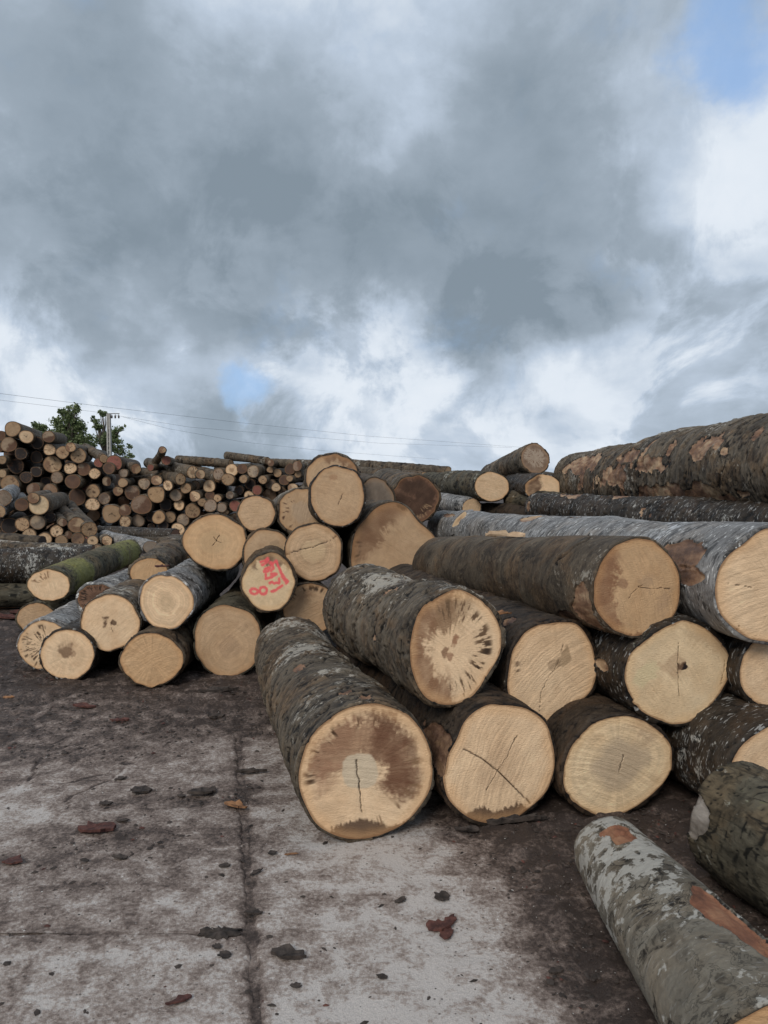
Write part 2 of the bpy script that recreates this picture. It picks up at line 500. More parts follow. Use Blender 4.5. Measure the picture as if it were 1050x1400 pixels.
# ------------------------------------------------------------------ logs
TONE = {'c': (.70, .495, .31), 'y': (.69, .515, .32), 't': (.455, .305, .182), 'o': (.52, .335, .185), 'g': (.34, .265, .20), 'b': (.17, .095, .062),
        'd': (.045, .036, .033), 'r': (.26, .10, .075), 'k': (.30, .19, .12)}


def periodic(mult, phi):
    c = np.fft.rfft(np.asarray(mult, float)) / len(mult)
    r = np.full_like(phi, c[0].real)
    for k in range(1, len(c)):
        r += 2 * (c[k].real * np.cos(k * phi) - c[k].imag * np.sin(k * phi)) * (1 if k < len(mult) / 2 else .5)
    return r


def polydist(u, v, pts):
    best = np.full(u.shape, 9.0)
    for (a, b), (c, d) in zip(pts[:-1], pts[1:]):
        ex, ey = c - a, d - b
        t = np.clip(((u - a) * ex + (v - b) * ey) / (ex * ex + ey * ey + 1e-9), 0, 1)
        best = np.minimum(best, np.hypot(u - a - t * ex, v - b - t * ey))
    return best


def face_colour(u, v, rad, S, seed):
    """colour and relief of a sawn end; u, v run -1..1 over the disc"""
    sx = seed * 7.31
    pu, pv = S.get('pith', (0.04 * math.sin(seed), 0.05 * math.cos(seed * 2)))
    du, dv = u - pu, v - pv
    d = np.hypot(du, dv); an = np.arctan2(dv, du)
    rho = np.hypot(u, v)
    base = np.array(TONE[S.get('tone', 'c')]) * S.get('dim', 1.0)
    col = np.tile(base, (len(u), 1))
    z = np.zeros(len(u))

    def paint(mask, c):
        nonlocal col
        mk = np.clip(mask, 0, 1)[:, None]
        col = col * (1 - mk) + np.array(c) * mk
    lo = fbm(u * 1.6 + sx, v * 1.6, u * 0 + sx, 4)
    paint(.35 * sstep(-.1, .9, lo), base * np.array([.86, .80, .74]))
    paint(.35 * sstep(-.1, .9, -lo), np.minimum(base * np.array([1.1, 1.14, 1.2]), .75))
    # year rings
    wd = d * rad * (1 + .05 * fbm(np.cos(an) * 1.5 + sx, np.sin(an) * 1.5, d * 2, 3))
    rg = S.get('rings', .5)
    rv = .5 * np.sin(wd * 2 * math.pi / .021 + 2 * fbm(wd * 20, u * 0 + sx, u * 0, 2)) + .5 * np.sin(wd * 2 * math.pi / .0465 + sx)
    bands = vnoise(wd * 16 + sx, u * 0, u * 0)
    col *= (1 + rg * (.085 * rv + .12 * bands))[:, None]
    # rays and saw strokes
    ray = fbm(np.cos(an) * 26 + sx, np.sin(an) * 26, d * 1.5, 3)
    col *= (1 + S.get('rays', .5) * .11 * ray * sstep(.1, .4, d))[:, None]
    sa = S.get('saw', seed % 3)
    q = u * math.cos(sa) + v * math.sin(sa) + .18 * (u * math.sin(sa) - v * math.cos(sa)) ** 2
    saw = fbm(q * 46 + sx, (u * math.sin(sa) - v * math.cos(sa)) * 1.6, u * 0 + 3, 3)
    gsaw = sstep(-.2, .7, fbm(u * 2.2 - sx, v * 2.2, u * 0 + 6, 3))
    col *= (1 + .11 * saw * gsaw)[:, None]
    sp_ = fbm(u * 9 + sx, v * 9, u * 0 + 8, 4)
    col *= (1 + .07 * sp_)[:, None]
    paint(.30 * sstep(.25, .9, fbm(u * 2.6 - sx, v * 2.6 + 5, u * 0, 4)), base * np.array([.70, .62, .55]))
    z += .0012 * saw + .0012 * lo
    if 'heart' in S:
        hr, hc, hk = S['heart']
        paint(hk * sstep(hr + .10, hr - .12, d + .10 * fbm(np.cos(an) * 2 + sx, np.sin(an) * 2, d * 3, 3)), hc)
    for (a0, a1, r0, r1, c, k, sp) in S.get('stain', []):
        aw = math.radians((a1 - a0) / 2); ac = math.radians((a0 + a1) / 2)
        da = np.abs((an - ac + math.pi) % (2 * math.pi) - math.pi)
        spk = fbm(np.cos(an) * 13 + sx, np.sin(an) * 13, u * 0 + 2, 4) * sp
        wv = .22 * fbm(u * 3 + sx, v * 3, u * 0 + 5, 4)
        fz = .07 * fbm(u * 26 + sx, v * 26, u * 0 + 9, 3)
        mk = sstep(.14, -.14, (da - aw) * d + wv * .6 + fz) * sstep(r0 - .09, r0 + .09, d + spk + wv + fz) * sstep(r1 + .08, r1 - .08, d + spk + wv * .5 + fz)
        mott = .86 + .20 * fbm(u * 5 + sx, v * 5, u * 0 + 1, 4) + .12 * ray
        paint(k * mk * np.clip(mott, .3, 1), c)
    for (a0, a1, r0, r1, c, th) in S.get('fringe', []):
        aw = math.radians((a1 - a0) / 2); ac = math.radians((a0 + a1) / 2)
        da = np.abs((an - ac + math.pi) % (2 * math.pi) - math.pi)
        nn = fbm(np.cos(an) * 16 + sx, np.sin(an) * 16, d * 3.5, 3)
        win = sstep(aw + .15, aw - .1, da) * sstep(r0 - .06, r0 + .10, d) * sstep(r1 + .05, r1 - .08, d)
        paint(win * sstep(th, th + .22, nn), c)
    for (su, sv, sr, c, k) in S.get('spot', []):
        dd = np.hypot(u - su, v - sv) + .6 * sr * fbm(u * 2.2 / sr * .5 + sx, v * 2.2 / sr * .5, u * 0, 3)
        paint(k * sstep(sr, sr * .6, dd), c)
    if 'core' in S:
        cu, cv, cr = S['core']
        dd = ((np.abs(u - cu) ** 3 + np.abs(v - cv) ** 3) ** (1 / 3)) + .02 * fbm(u * 6, v * 6, u * 0 + sx, 3)
        paint(.95 * sstep(cr, cr - .03, dd), (.58, .47, .335))
        col *= (1 + .06 * fbm(u * 7 + 3, v * 7, u * 0, 4))[:, None]
    if 'mud' in S:
        lv, c = S['mud']
        e = v + .10 * fbm(u * 3 + sx, u * 0, u * 0, 2) - .10 * np.abs(fbm(u * 22 + sx, u * 0, v * 2, 3))
        paint(.92 * sstep(lv + .02, lv - .02, e), c)
    for (pts, wdt) in S.get('crack', []):
        w = .018 * fbm(u * 9 + sx, v * 9, u * 0 + 4, 3)
        dd = polydist(u + w, v - w, pts)
        mk = sstep(wdt * .72, wdt * .28, dd)
        paint(.93 * mk, (.035, .022, .015))
        z += .006 * mk
    for pts in S.get('paint', []):
        dd = polydist(u, v, pts) + .012 * fbm(u * 14, v * 14, u * 0, 2)
        paint(.92 * sstep(.066, .036, dd), (.82, .12, .13))
    paint(.34 * sstep(.78, .97, rho + .05 * fbm(np.cos(an) * 3 + sx, np.sin(an) * 3, u * 0 + 4, 3)), base * np.array([1.0, .80, .58]))      # outer sapwood, a little orange
    # cambium rim
    rim = sstep(.955, .985, rho + .012 * fbm(np.cos(an) * 9 + sx, np.sin(an) * 9, u * 0, 3))
    paint(.75 * rim, (.24, .125, .06))
    col = np.clip(col, .012, .8)
    return np.concatenate([col, np.ones((len(u), 1))], 1), z


LOG_STATS = [0]


def make_log(label, p0, p1, ra, rb, r1, bark='far', S=None, group=None, nth=20, nz=5, seed=None, relief=1.0, outline=None, peel=(), lich=0.0, moss=0.0,
             thick=.010, knots=(), bend=.022, face=True, rough_end=0.0, nr=None, cat='log', name='log', lichtop=0.0, bumps=(), autopeel=0.0, shape='plate', faceback=True, gash=0):
    S = S or {}
    LOG_STATS[0] += 1
    seed = LOG_STATS[0] * 1.37 if seed is None else seed
    p0 = np.asarray(p0, float); p1 = np.asarray(p1, float)
    ax = p1 - p0; L = np.linalg.norm(ax); ax = ax / L
    upv = np.array([0, 0, 1.0]) - ax * ax[2]; upv /= np.linalg.norm(upv)
    xl = np.cross(upv, ax)
    M = Matrix(((xl[0], upv[0], ax[0], p0[0]), (xl[1], upv[1], ax[1], p0[1]), (xl[2], upv[2], ax[2], p0[2]), (0, 0, 0, 1)))
    root = empty(name, M)
    tag(root, label, cat, group)
    phi = np.linspace(0, 2 * math.pi, nth, endpoint=False)
    hi = nth >= 60
    cu, su = np.cos(phi), np.sin(phi)
    lowm = 1 + .030 * vnoise(cu * 1.3 + seed, su * 1.3, cu * 0 + seed) + .018 * vnoise(cu * 3 + seed, su * 3, cu * 0)
    m0 = periodic(outline, phi) if outline is not None else lowm
    r1r = r1 / rb
    T = np.linspace(0, 1, nz)
    TT, PH = np.meshgrid(T, phi, indexing='ij')
    s = TT * L
    C, Sn = np.cos(PH), np.sin(PH)
    rad = (1 + (r1r - 1) * TT)
    fade = np.exp(-s / .55)
    mm = 1 + (m0[None, :] - 1) * (.35 + .65 * fade)
    mm = mm + (.03 + .03 * hi) * vnoise(C * 1.2 + seed * 3, Sn * 1.2, s * 1.5 + seed) + .022 * hi * vnoise(C * 2.6 + seed, Sn * 2.6, s * 4.0)
    rav = ra + (r1 - ra) * TT if abs(ra - rb) > 1e-6 else ra * rad
    rbv = rb + (r1 - rb) * TT
    R0 = (rb + r1) / 2
    X3, Y3 = C * R0, Sn * R0
    disp = np.zeros_like(s); rel = np.full_like(s, .5); pl_ = np.zeros_like(s); lc = np.zeros_like(s); ms = np.zeros_like(s)
    for (kphi, ks, kr, kh) in bumps:
        da = (PH - math.radians(kphi) + math.pi) % (2 * math.pi) - math.pi
        disp += kh * np.exp(-((da * R0) ** 2 + (s - ks) ** 2) / kr ** 2)
    if hi:
        wx = .05 * fbm(X3 * 5 + seed, Y3 * 5, s * 5, 3)
        a = X3 + wx; b = Y3 - wx; c = s + wx * 1.3
        rid = 1 - np.abs(fbm(a * 8 + seed, b * 8, c * 34 + seed, 3))
        fin = fbm(a * 26 + seed, b * 26, c * 70, 3)
        disp += relief * (.0035 * (rid - .6) + .0022 * fin)
        rel = np.clip(.45 + .35 * (rid - .72) + .22 * fin, 0, 1)
        if shape == 'plate':
            n1 = fbm(a * 3.2 + seed, b * 3.2, c * 8 + seed, 4)
            n2 = fbm(a * 6.5 - seed, b * 6.5, c * 17 + 3, 4)
            st = sstep(-.02, .05, n1); st2 = sstep(.10, .17, n2)
            disp += relief * (.006 * st + .005 * st2)
            ck = np.exp(-(n1 / .035) ** 2) + .8 * np.exp(-((n2 - .10) / .03) ** 2)
            disp -= relief * .004 * ck
            rel = np.clip(rel + .14 * (st - .5) + .12 * (st2 - .5) - .36 * ck, 0, 1)
        gr = random.Random(int(seed * 100))
        for _ in range(gash):                 # long torn cracks, mostly running round the trunk
            g0 = gr.uniform(40, 200); gs = gr.uniform(.05, L * .95); pts = []
            for q in range(6):
                pts.append((math.radians(g0) * R0, gs))
                g0 += gr.uniform(4, 13); gs += gr.gauss(0, .035)
            dd = polydist(PH * R0 + .03 * fbm(X3 * 12, Y3 * 12, s * 12, 3), s + .02 * fbm(X3 * 14 + 5, Y3 * 14, s * 14, 3), pts)
            gk = sstep(.011, .004, dd)
            disp += -.011 * gk + .006 * np.exp(-((dd - .022) / .014) ** 2)
            rel = np.clip(rel - .9 * gk + .14 * np.exp(-((dd - .024) / .016) ** 2), 0, 1)
        lc = .05 + .50 * fbm(X3 * 2.4 + seed, Y3 * 2.4, s * 3.2 + 2, 4) + lich + lichtop * np.clip(Sn, 0, 1)
        ms = .12 + .5 * fbm(X3 * 2 - seed, Y3 * 2, s * 1.8 + 7, 4) + moss - .2
        for (pphi, ps, dph, ds) in peel:
            da = (PH - math.radians(pphi) + math.pi) % (2 * math.pi) - math.pi
            q = np.sqrt((da / math.radians(dph)) ** 2 + ((s - ps) / ds) ** 2) - 1 + .55 * fbm(X3 * 9 + seed, Y3 * 9, s * 9, 4)
            k = sstep(.07, -.07, q)
            pl_ = np.maximum(pl_, k)
            disp -= .010 * k
            disp += .006 * np.exp(-((q - .10) / .10) ** 2)       # lifted bark lip round the bare wood
            rel = rel - .30 * np.exp(-((q - .03) / .06) ** 2)
        if autopeel > 0:
            q = fbm(X3 * 3.4 + seed * 5, Y3 * 3.4, s * 4.5, 5) - (1.05 - autopeel)
            k = sstep(-.02, .04, q)
            pl_ = np.maximum(pl_, k); disp -= .008 * k
            rel = rel - .25 * np.exp(-(q / .05) ** 2)
    else:
        lc = lich + .3 * vnoise(X3 * 3 + seed, Y3 * 3, s * 3)
        ms = moss + .3 * vnoise(X3 * 2 - seed, Y3 * 2, s * 2) - .2
    ctr = bend * np.sin(s / max(L, .1) * math.pi)
    xx = -C * (rav * mm + disp) + ctr * math.sin(seed)
    yy = Sn * (rbv * mm + disp) + ctr * math.cos(seed) * .3
    zz = s.copy()
    if hi:
        zz[0] += .003 * fbm(cu * 12 + seed, su * 12, cu * 0, 2) + .016 * np.clip(fbm(cu * 7 - seed, su * 7, cu * 0 + 2, 4) - .15, 0, 1)
    V = [np.stack([xx, yy, zz], 2).reshape(-1, 3)]
    mk = np.stack([pl_, lc, ms, rel], 2).reshape(-1, 4)
    i = np.arange((nz - 1) * nth); r = i // nth; cI = i % nth
    a = r * nth + cI; b2 = r * nth + (cI + 1) % nth
    # with x mirrored, this winding points outwards
    Fq = [np.stack([a, a + nth, b2 + nth, b2], 1)]
    # thickness of the bark at both ends
    outer0 = np.hypot(xx[0], yy[0])
    tk = thick * (.8 + .45 * vnoise(cu * 4 + seed, su * 4, cu * 0 + 1)) if hi else thick + 0 * cu
    kx = 1 - tk / outer0
    sm0a = rav[0] * mm[0] - tk; sm0b = rbv[0] * mm[0] - tk
    rim0 = np.stack([-cu * np.minimum(sm0a, outer0 - .003) + ctr[0] * math.sin(seed), su * np.minimum(sm0b, outer0 - .003), zz[0] * 0 + .002], 1)
    outer1 = np.hypot(xx[-1], yy[-1]); kx1 = 1 - tk / outer1
    rim1 = np.stack([xx[-1] * kx1, yy[-1] * kx1, zz[-1] - .002], 1)
    n0 = nz * nth
    V += [rim0, rim1]
    rm = np.tile(np.array([[0, 0, 0, .12]]), (2 * nth, 1))
    k = np.arange(nth); k2 = (k + 1) % nth
    Fq.append(np.stack([n0 + k, k, k2, n0 + k2], 1))
    last = (nz - 1) * nth
    Fq.append(np.stack([last + k, n0 + nth + k, n0 + nth + k2, last + k2], 1))
    mesh_obj('bark', np.concatenate(V), np.concatenate(Fq), M_BARK[bark], root, attrs={'mask': np.concatenate([mk, rm])})
    # sawn ends
    nr = nr or max(4, nth // 4)

    def sawn(edge, zbase, spec, nrr, flip):
        rr = np.linspace(0, 1, nrr + 1)[1:] ** .9
        ex, ey = edge[:, 0], edge[:, 1]
        cx_, cy_ = ex.mean(), ey.mean()
        U = rr[:, None] * cu[None]; Vv = rr[:, None] * su[None]
        px = cx_ + rr[:, None] * (ex - cx_)[None]; py = cy_ + rr[:, None] * (ey - cy_)[None]
        uu = np.concatenate([[0.0], U.ravel()]); vv = np.concatenate([[0.0], Vv.ravel()])
        cl, zd = face_colour(uu, vv, (ra + rb) / 2, spec, seed)
        if nth < 60:
            zd = zd * 0
        P = np.stack([np.concatenate([[cx_], px.ravel()]), np.concatenate([[cy_], py.ravel()]), zbase + zd * flip], 1)
        P[-nth:, 2] = edge[:, 2]
        f = [(0, 1 + kk, 1 + (kk + 1) % nth) if flip > 0 else (0, 1 + (kk + 1) % nth, 1 + kk) for kk in range(nth)]
        for q in range(nrr - 1):
            A = 1 + q * nth
            for kk in range(nth):
                k3 = (kk + 1) % nth
                f.append((A + kk, A + nth + kk, A + nth + k3, A + k3) if flip > 0 else (A + kk, A + k3, A + nth + k3, A + nth + kk))
        return mesh_obj('cut_face', P, f, M_FACE, root, attrs={'col': cl})
    if face:
        sawn(rim0, .002, S, nr, 1)
        if faceback:
            sawn(rim1, L - .002, {'tone': S.get('tone', 'c')}, 4, -1)
    # sawn-off branch stubs, each a short plug with its own pale face
    for (kphi, ks, kr) in knots:
        ph = math.radians(kphi); t = ks / L
        rr_ = (rb + (r1 - rb) * t)
        n = np.array([-math.cos(ph), math.sin(ph), 0]); tn = np.array([math.sin(ph), math.cos(ph), 0]); zv = np.array([0, 0, 1.0])
        nn = 20
        P = []
        for (q, h) in ((1.5, -.03), (1.12, .006), (1.0, .014), (.90, .013), (.45, .0125), (0, .012)):
            for kk in range(nn if q > 0 else 1):
                t_ = 2 * math.pi * kk / nn
                w = q * kr * (1 + .10 * math.sin(2 * t_ + seed) + .06 * math.sin(5 * t_))
                P.append(n * (rr_ + h) + tn * w * math.cos(t_) + zv * (ks + w * 1.25 * math.sin(t_)))
        qd = lambda g, b: [(b + g * nn + kk, b + g * nn + (kk + 1) % nn, b + (g + 1) * nn + (kk + 1) % nn, b + (g + 1) * nn + kk) for kk in range(nn)]
        stub = mesh_obj('branch_stub', P[:4 * nn], qd(0, 0) + qd(1, 0) + qd(2, 0), M_BARK[bark], root, attrs={'mask': [(0, .1, 0, .35)] * (4 * nn)})
        dc = [(.56, .40, .24, 1)] * nn + [(.48, .32, .18, 1)] * nn + [(.30, .18, .10, 1)]
        mesh_obj('cut_face', P[3 * nn:], qd(0, 0) + [(nn + kk, nn + (kk + 1) % nn, 2 * nn) for kk in range(nn)], M_FACE, stub, attrs={'col': dc})
    return root, M, L


# ------------------------------------------------------------------ the logs one can name, placed in the yard
def uv(c, pts):
    return [((x - c[0]) / c[2], -(y - c[1]) / c[3]) for x, y in pts]


BR, DK, RB = (.17, .085, .045), (.035, .024, .018), (.23, .105, .055)


def place(spec, D, back, label, detail, bark, S=None, **kw):
    """spec: centre and half-axes of the sawn end in photo pixels; D its depth ('g': it lies on the ground);
    back: ('d', yaw, length, rise) or ('p', x, y, r, depth) for the far end"""
    cx, cy, a, b = spec
    onground = D == 'g'
    if onground:
        D = ground_D(cx, cy + b * .985)
    p0 = unproj(cx, cy, D); s = pxm(cx, cy, D); rb = b / s
    if back[0] == 'd':
        y = math.radians(back[1])
        p1 = p0 + np.array([math.sin(y), math.cos(y), 0]) * back[2]
        p1[2] += back[3]
        r1 = rb * .95
        if onground:
            p1[2] = r1 + p0[2] - rb
    else:
        D2 = back[4] or ground_D(back[1], back[2] + back[3] * .985)
        p1 = unproj(back[1], back[2], D2); r1 = back[3] / pxm(back[1], back[2], D2)
    v = p0[:2] / np.linalg.norm(p0[:2]); ah = (p1 - p0)[:2]; ah = ah / np.linalg.norm(ah)
    ra = a / s / max(abs(v @ ah), .62)
    ra = min(max(ra, rb * .8), rb * 1.22)
    L = np.linalg.norm(p1 - p0)
    nth = {3: 216, 2: 112, 1: 64, 0: 24}[detail]
    st = {3: .0105, 2: .022, 1: .045, 0: .4}[detail]
    S = dict(S or {})
    for key in ('crack',):
        if key in S:
            S[key] = [(uv(spec, p), w) for p, w in S[key]]
    if 'pithpx' in S:
        S['pith'] = uv(spec, [S['pithpx']])[0]
    if 'spotpx' in S:
        S['spot'] = [uv(spec, [(x, y)])[0] + (r / a, c, k) for x, y, r, c, k in S['spotpx']]
    return make_log(label, p0, p1, ra, rb, r1, bark, S, nth=nth, nz=max(6, int(L / st)), nr={3: 60, 2: 34, 1: 20, 0: 6}[detail], **kw)


FRONT = 'big logs stacked in the front pile'
# front pile, bottom row
place((500, 1055, 93, 95), 'g', ('p', 399, 893, 48, 5.45), 'thick grey-barked log lying foremost, brown stain round a pale square heart on its end', 3, 'brown',
      {'tone': 'c', 'pithpx': (490, 1055), 'core': (-.10, .02, .275), 'rings': .15, 'rays': .6,
       'stain': [(-30, 178, .22, .80, (.27, .145, .085), .92, .05), (-30, 78, .24, .95, (.145, .066, .036), .92, .04), (150, 200, .3, .62, (.36, .20, .12), .6, .08)],
       'fringe': [(95, 190, .62, .82, (.07, .035, .018), .30), (60, 110, .66, .84, (.13, .065, .035), .25), (-70, 20, .72, .96, (.22, .13, .07), .42)],
       'mud': (-.80, (.085, .048, .030)), 'crack': [([(486, 1036), (487, 1058), (491, 1068), (492, 1088), (495, 1112)], .016)]},
      gash=16, group=FRONT, lichtop=.46, relief=1.15, peel=[(84, .10, 9, .06), (96, .22, 8, .05), (118, .9, 6, .05)], thick=.005, autopeel=.14,
      outline=[1.0, .99, 1.0, 1.0, .99, .98, .97, .98, 1.0, 1.0, .98, 1.0])
place((683, 1046, 76, 84), 'g', ('d', -15, 2.4, 0), 'ground log with two crossing cracks and a muddy lower edge on its pale end', 3, 'shade',
      {'tone': 'c', 'pithpx': (681, 1052), 'rings': .25, 'mud': (-.83, (.10, .055, .032)), 'heart': (.42, (.50, .33, .20), .35),
       'crack': [([(629, 1015), (655, 1033), (680, 1055), (705, 1083), (727, 1107)], .021), ([(706, 1008), (694, 1031), (681, 1055), (664, 1080)], .012)]},
      group=FRONT, moss=.10, thick=.010, outline=[1.0, 1.0, 1.02, .99, 1.02, .93, 1.0, 1.0, .99, .99, .99, 1.0], peel=[(165, .12, 18, .16)])
place((843, 1047, 75, 70), 'g', ('d', -15, 2.4, 0), 'ground log whose pale end has a grey heart and combed saw lines', 3, 'shade',
      {'tone': 'y', 'pithpx': (846, 1044), 'heart': (.50, (.40, .31, .22), .62), 'rays': 1.2, 'rings': .9,
       'crack': [([(846, 1056), (848, 1044), (853, 1034)], .014)], 'stain': [(25, 70, .62, .9, (.30, .19, .12), .5, .1)]},
      group=FRONT, thick=.010, outline=[1.03, 1.0, .99, 1.01, 1.0, .99, 1.0, 1.0, .98, 1.0, .99, 1.0], lich=.02)
place((1072, 1060, 76, 76), 'g', ('d', -17, 2.6, 0), 'ground log half hidden at the right edge, dark bark flecked with white', 2, 'dark', {'tone': 'c', 'rings': .6}, group=FRONT, lich=.10)
# second row
place((620, 884, 64, 79), 3.42, ('p', 497, 836, 54, 5.0), 'log resting on the foremost one, end half brown with spiky dark streaks round it', 3, 'brown',
      {'tone': 'c', 'pithpx': (612, 888), 'rings': .15, 'rays': .7,
       'stain': [(80, 275, .40, 1.3, (.215, .108, .056), .94, .08), (55, 120, .40, .98, (.25, .155, .085), .75, .14)],
       'fringe': [(-88, 78, .55, .93, (.15, .09, .05), .10), (-42, 5, .72, .93, (.05, .03, .018), .26), (60, 105, .55, .93, (.15, .09, .05), .12)],
       'spotpx': [(622, 878, 7, (.24, .10, .05), .8), (606, 890, 7, (.20, .10, .055), .8), (614, 897, 5, (.24, .11, .06), .7)]},
      gash=18, group=FRONT, lichtop=.46, moss=.22, relief=1.45, thick=.007, autopeel=.08, outline=[1.04, 1.0, .97, .97, 1.0, .98, .95, .98, 1.03, 1.02, .97, .96],
      peel=[(118, .62, 10, .06)], bumps=[(100, 1.45, .30, .05), (110, .75, .28, -.03)])
place((755, 918, 62, 69), 3.62, ('d', -15, 2.4, 0), 'squarish pale log end with a small brown smear, tucked under the long brown log', 3, 'shade',
      {'tone': 'c', 'pithpx': (762, 905), 'rings': .2, 'spotpx': [(772, 901, 11, (.20, .13, .07), .55), (756, 908, 9, (.26, .17, .10), .5)],
       'crack': [([(738, 972), (740, 948), (752, 925), (764, 905)], .010), ([(766, 893), (769, 883)], .010)], 'fringe': [(160, 200, .85, .97, (.12, .07, .04), .2)]},
      group=FRONT, thick=.010, outline=[.97, .99, 1.03, 1.0, 1.04, 1.0, .98, 1.0, .98, 1.04, 1.0, 1.0], lich=.0, peel=[(120, .20, 9, .07)])
place((926, 920, 69, 71), 3.5, ('d', -15, 2.4, 0), 'yellowish log end with a small black pith hole, below the long brown log', 3, 'dark',
      {'tone': 'y', 'pithpx': (932, 911), 'rings': .3, 'rays': .4, 'spotpx': [(932, 911, 6, (.02, .012, .01), 1.0), (918, 908, 16, (.36, .21, .12), .4), (885, 920, 18, (.62, .52, .31), .6)],
       'crack': [([(926, 878), (926, 910), (930, 952)], .012), ([(987, 905), (987, 945)], .008)], 'stain': [(20, 70, .5, .95, (.36, .22, .12), .4, .1)]},
      group=FRONT, thick=.009, lich=.10, peel=[(178, .2, 10, .09), (200, .5, 8, .06)], outline=[1.0, 1.0, 1.0, 1.0, 1.0, 1.0, 1.0, .99, 1.0, 1.0, 1.02, .99])
place((1070, 915, 57, 60), 3.55, ('d', -15, 2.4, 0), 'log end cut off by the right edge, under the silver log', 2, 'dark', {'tone': 'c', 'rings': .4}, group=FRONT)
# third row
place((873, 805, 59, 69), 3.5, ('p', 600, 772, 38, 5.75), 'long smooth brown-grey log lying on top of the front pile with orange-tan end', 3, 'umber',
      {'tone': 'o', 'pithpx': (882, 806), 'rings': .25, 'rays': .3,
       'stain': [(128, 232, .80, 1.3, (.22, .105, .055), .9, .06), (-60, -10, .40, .62, (.34, .22, .14), .55, .05), (30, 110, .22, .38, (.34, .22, .14), .4, .05)],
       'mud': (-.90, (.20, .11, .06)), 'spotpx': [(852, 795, 7, (.26, .14, .08), .7), (884, 800, 10, (.36, .24, .15), .45)],
       'crack': [([(860, 818), (873, 803), (885, 806), (918, 808)], .010), ([(873, 803), (880, 800)], .010)]},
      gash=3, group=FRONT, relief=.7, shape='smooth', lich=.16, thick=.010, peel=[(205, .10, 26, .10), (222, .30, 10, .10)], moss=.0,
      bumps=[(150, 2.1, .10, .03), (190, 2.0, .10, .025), (185, 1.6, .09, .015)], outline=[1.0, 1.0, 1.0, 1.0, 1.0, 1.0, 1.0, 1.0, 1.0, .99, .99, .99])
place((1066, 803, 82, 84), 3.45, ('p', 606, 722, 24, 8.6), 'long silver-grey log with black flecks and a sawn branch stub, behind the brown one', 3, 'silver',
      {'tone': 'c', 'rings': .3, 'rays': 1.0, 'crack': [([(1008, 870), (1012, 855)], .014), ([(1000, 795), (1030, 803)], .01)]},
      gash=9, group=FRONT, shape='smooth', relief=.7, thick=.012, lich=.0, peel=[(110, 2.55, 16, .12), (100, 1.9, 4, .14), (150, .35, 16, .22), (172, .25, 10, .18), (125, 4.6, 8, .2)],
      knots=[(140, 4.15, .10), (165, 3.55, .05)], lichtop=.12)
# logs lying across the top of the pile on the right
place((1130, 730, 46, 42), 4.6, ('p', 735, 694, 19, 8.2), 'dark log with half its bark torn away, squeezed under the huge top log', 2, 'dark',
      {'tone': 'c'}, group=FRONT, lich=.12, autopeel=.30, moss=.06, relief=1.4, peel=[(100, 2.9, 30, .25), (90, 2.2, 26, .2)])
place((1190, 640, 95, 95), 4.6, ('p', 796, 659, 39, 9.3), 'huge top log with bark peeling off in tan patches', 3, 'brown',
      {'tone': 'c'}, gash=22, group=FRONT, relief=1.3, lich=.04, autopeel=.44, lichtop=.1,
      peel=[(150, 1.2, 14, .30), (165, 2.0, 10, .35), (150, 2.6, 9, .25), (175, 2.8, 14, .30), (150, 3.9, 20, .5), (205, 1.6, 14, .9)],
      bumps=[(140, 4.6, .2, .05), (180, 3.4, .3, .03), (95, 2.3, .5, .03)])
place((985, 690, 30, 26), 7.0, ('p', 772, 678, 15, 10.0), 'thin dark log lying against the back of the huge top log', 1, 'moss', {'tone': 'c'}, group=FRONT, lich=.1, autopeel=.2)
# two loose logs in the right foreground
place((1085, 1470, 104, 104), 'g', ('p', 832, 1163, 48, 0), 'slender lichen-crusted log in the near right corner with a bare red-brown patch', 3, 'crust',
      {'tone': 'o'}, shape='smooth', relief=.8, lich=.12, lichtop=.08, moss=.08, cat='log',
      peel=[(75, .36, 15, .20), (98, .95, 14, .05), (104, 1.02, 22, .03), (62, .18, 10, .08)], bumps=[(120, .25, .1, .008)], outline=[1.0] * 12)
place((1300, 1292, 100, 100), 'g', ('p', 1003, 1120, 78, 0), 'mossy dark log at the right edge with a pale worn patch on its end', 3, 'moss',
      {'tone': 'c'}, relief=.6, lich=.22, moss=.24, peel=[(168, .82, 20, .10), (150, .86, 8, .05)], bumps=[(140, .5, .15, .02), (190, .4, .12, -.02)])

MID = 'logs stacked in the middle pile'
place((538, 748, 60, 57), 6.2, ('d', -12, 2.0, 0), 'broad pear-shaped log end, brown on its upper left, behind the front pile', 2, 'brown',
      {'tone': 't', 'stain': [(80, 200, .42, 1.15, (.17, .085, .045), .88, .12), (70, 115, .7, 1.1, (.24, .13, .07), .7, .1)], 'rings': .3,
       'spotpx': [(550, 694, 6, (.05, .03, .02), .9)], 'fringe': [(160, 200, .8, .95, (.05, .03, .02), .2)]},
      group=MID, outline=[1.0, .87, .89, 1.05, .97, .93, .95, 1.05, 1.1, 1.0, 1.1, 1.06], moss=.05)
place((310, 876, 47, 51), 'g', ('d', -3, 2.6, 0), 'ground log with mossy bark beneath the red-marked log', 2, 'moss',
      {'tone': 't', 'rings': 1.1, 'heart': (.32, (.36, .24, .15), .5), 'pith': (.06, -.2)}, group=MID, moss=.14, outline=[1.0, 1.0, .98, 1.0, 1.0, 1.0, .98, .98, 1.0, 1.03, 1.0, 1.0])
marks = []
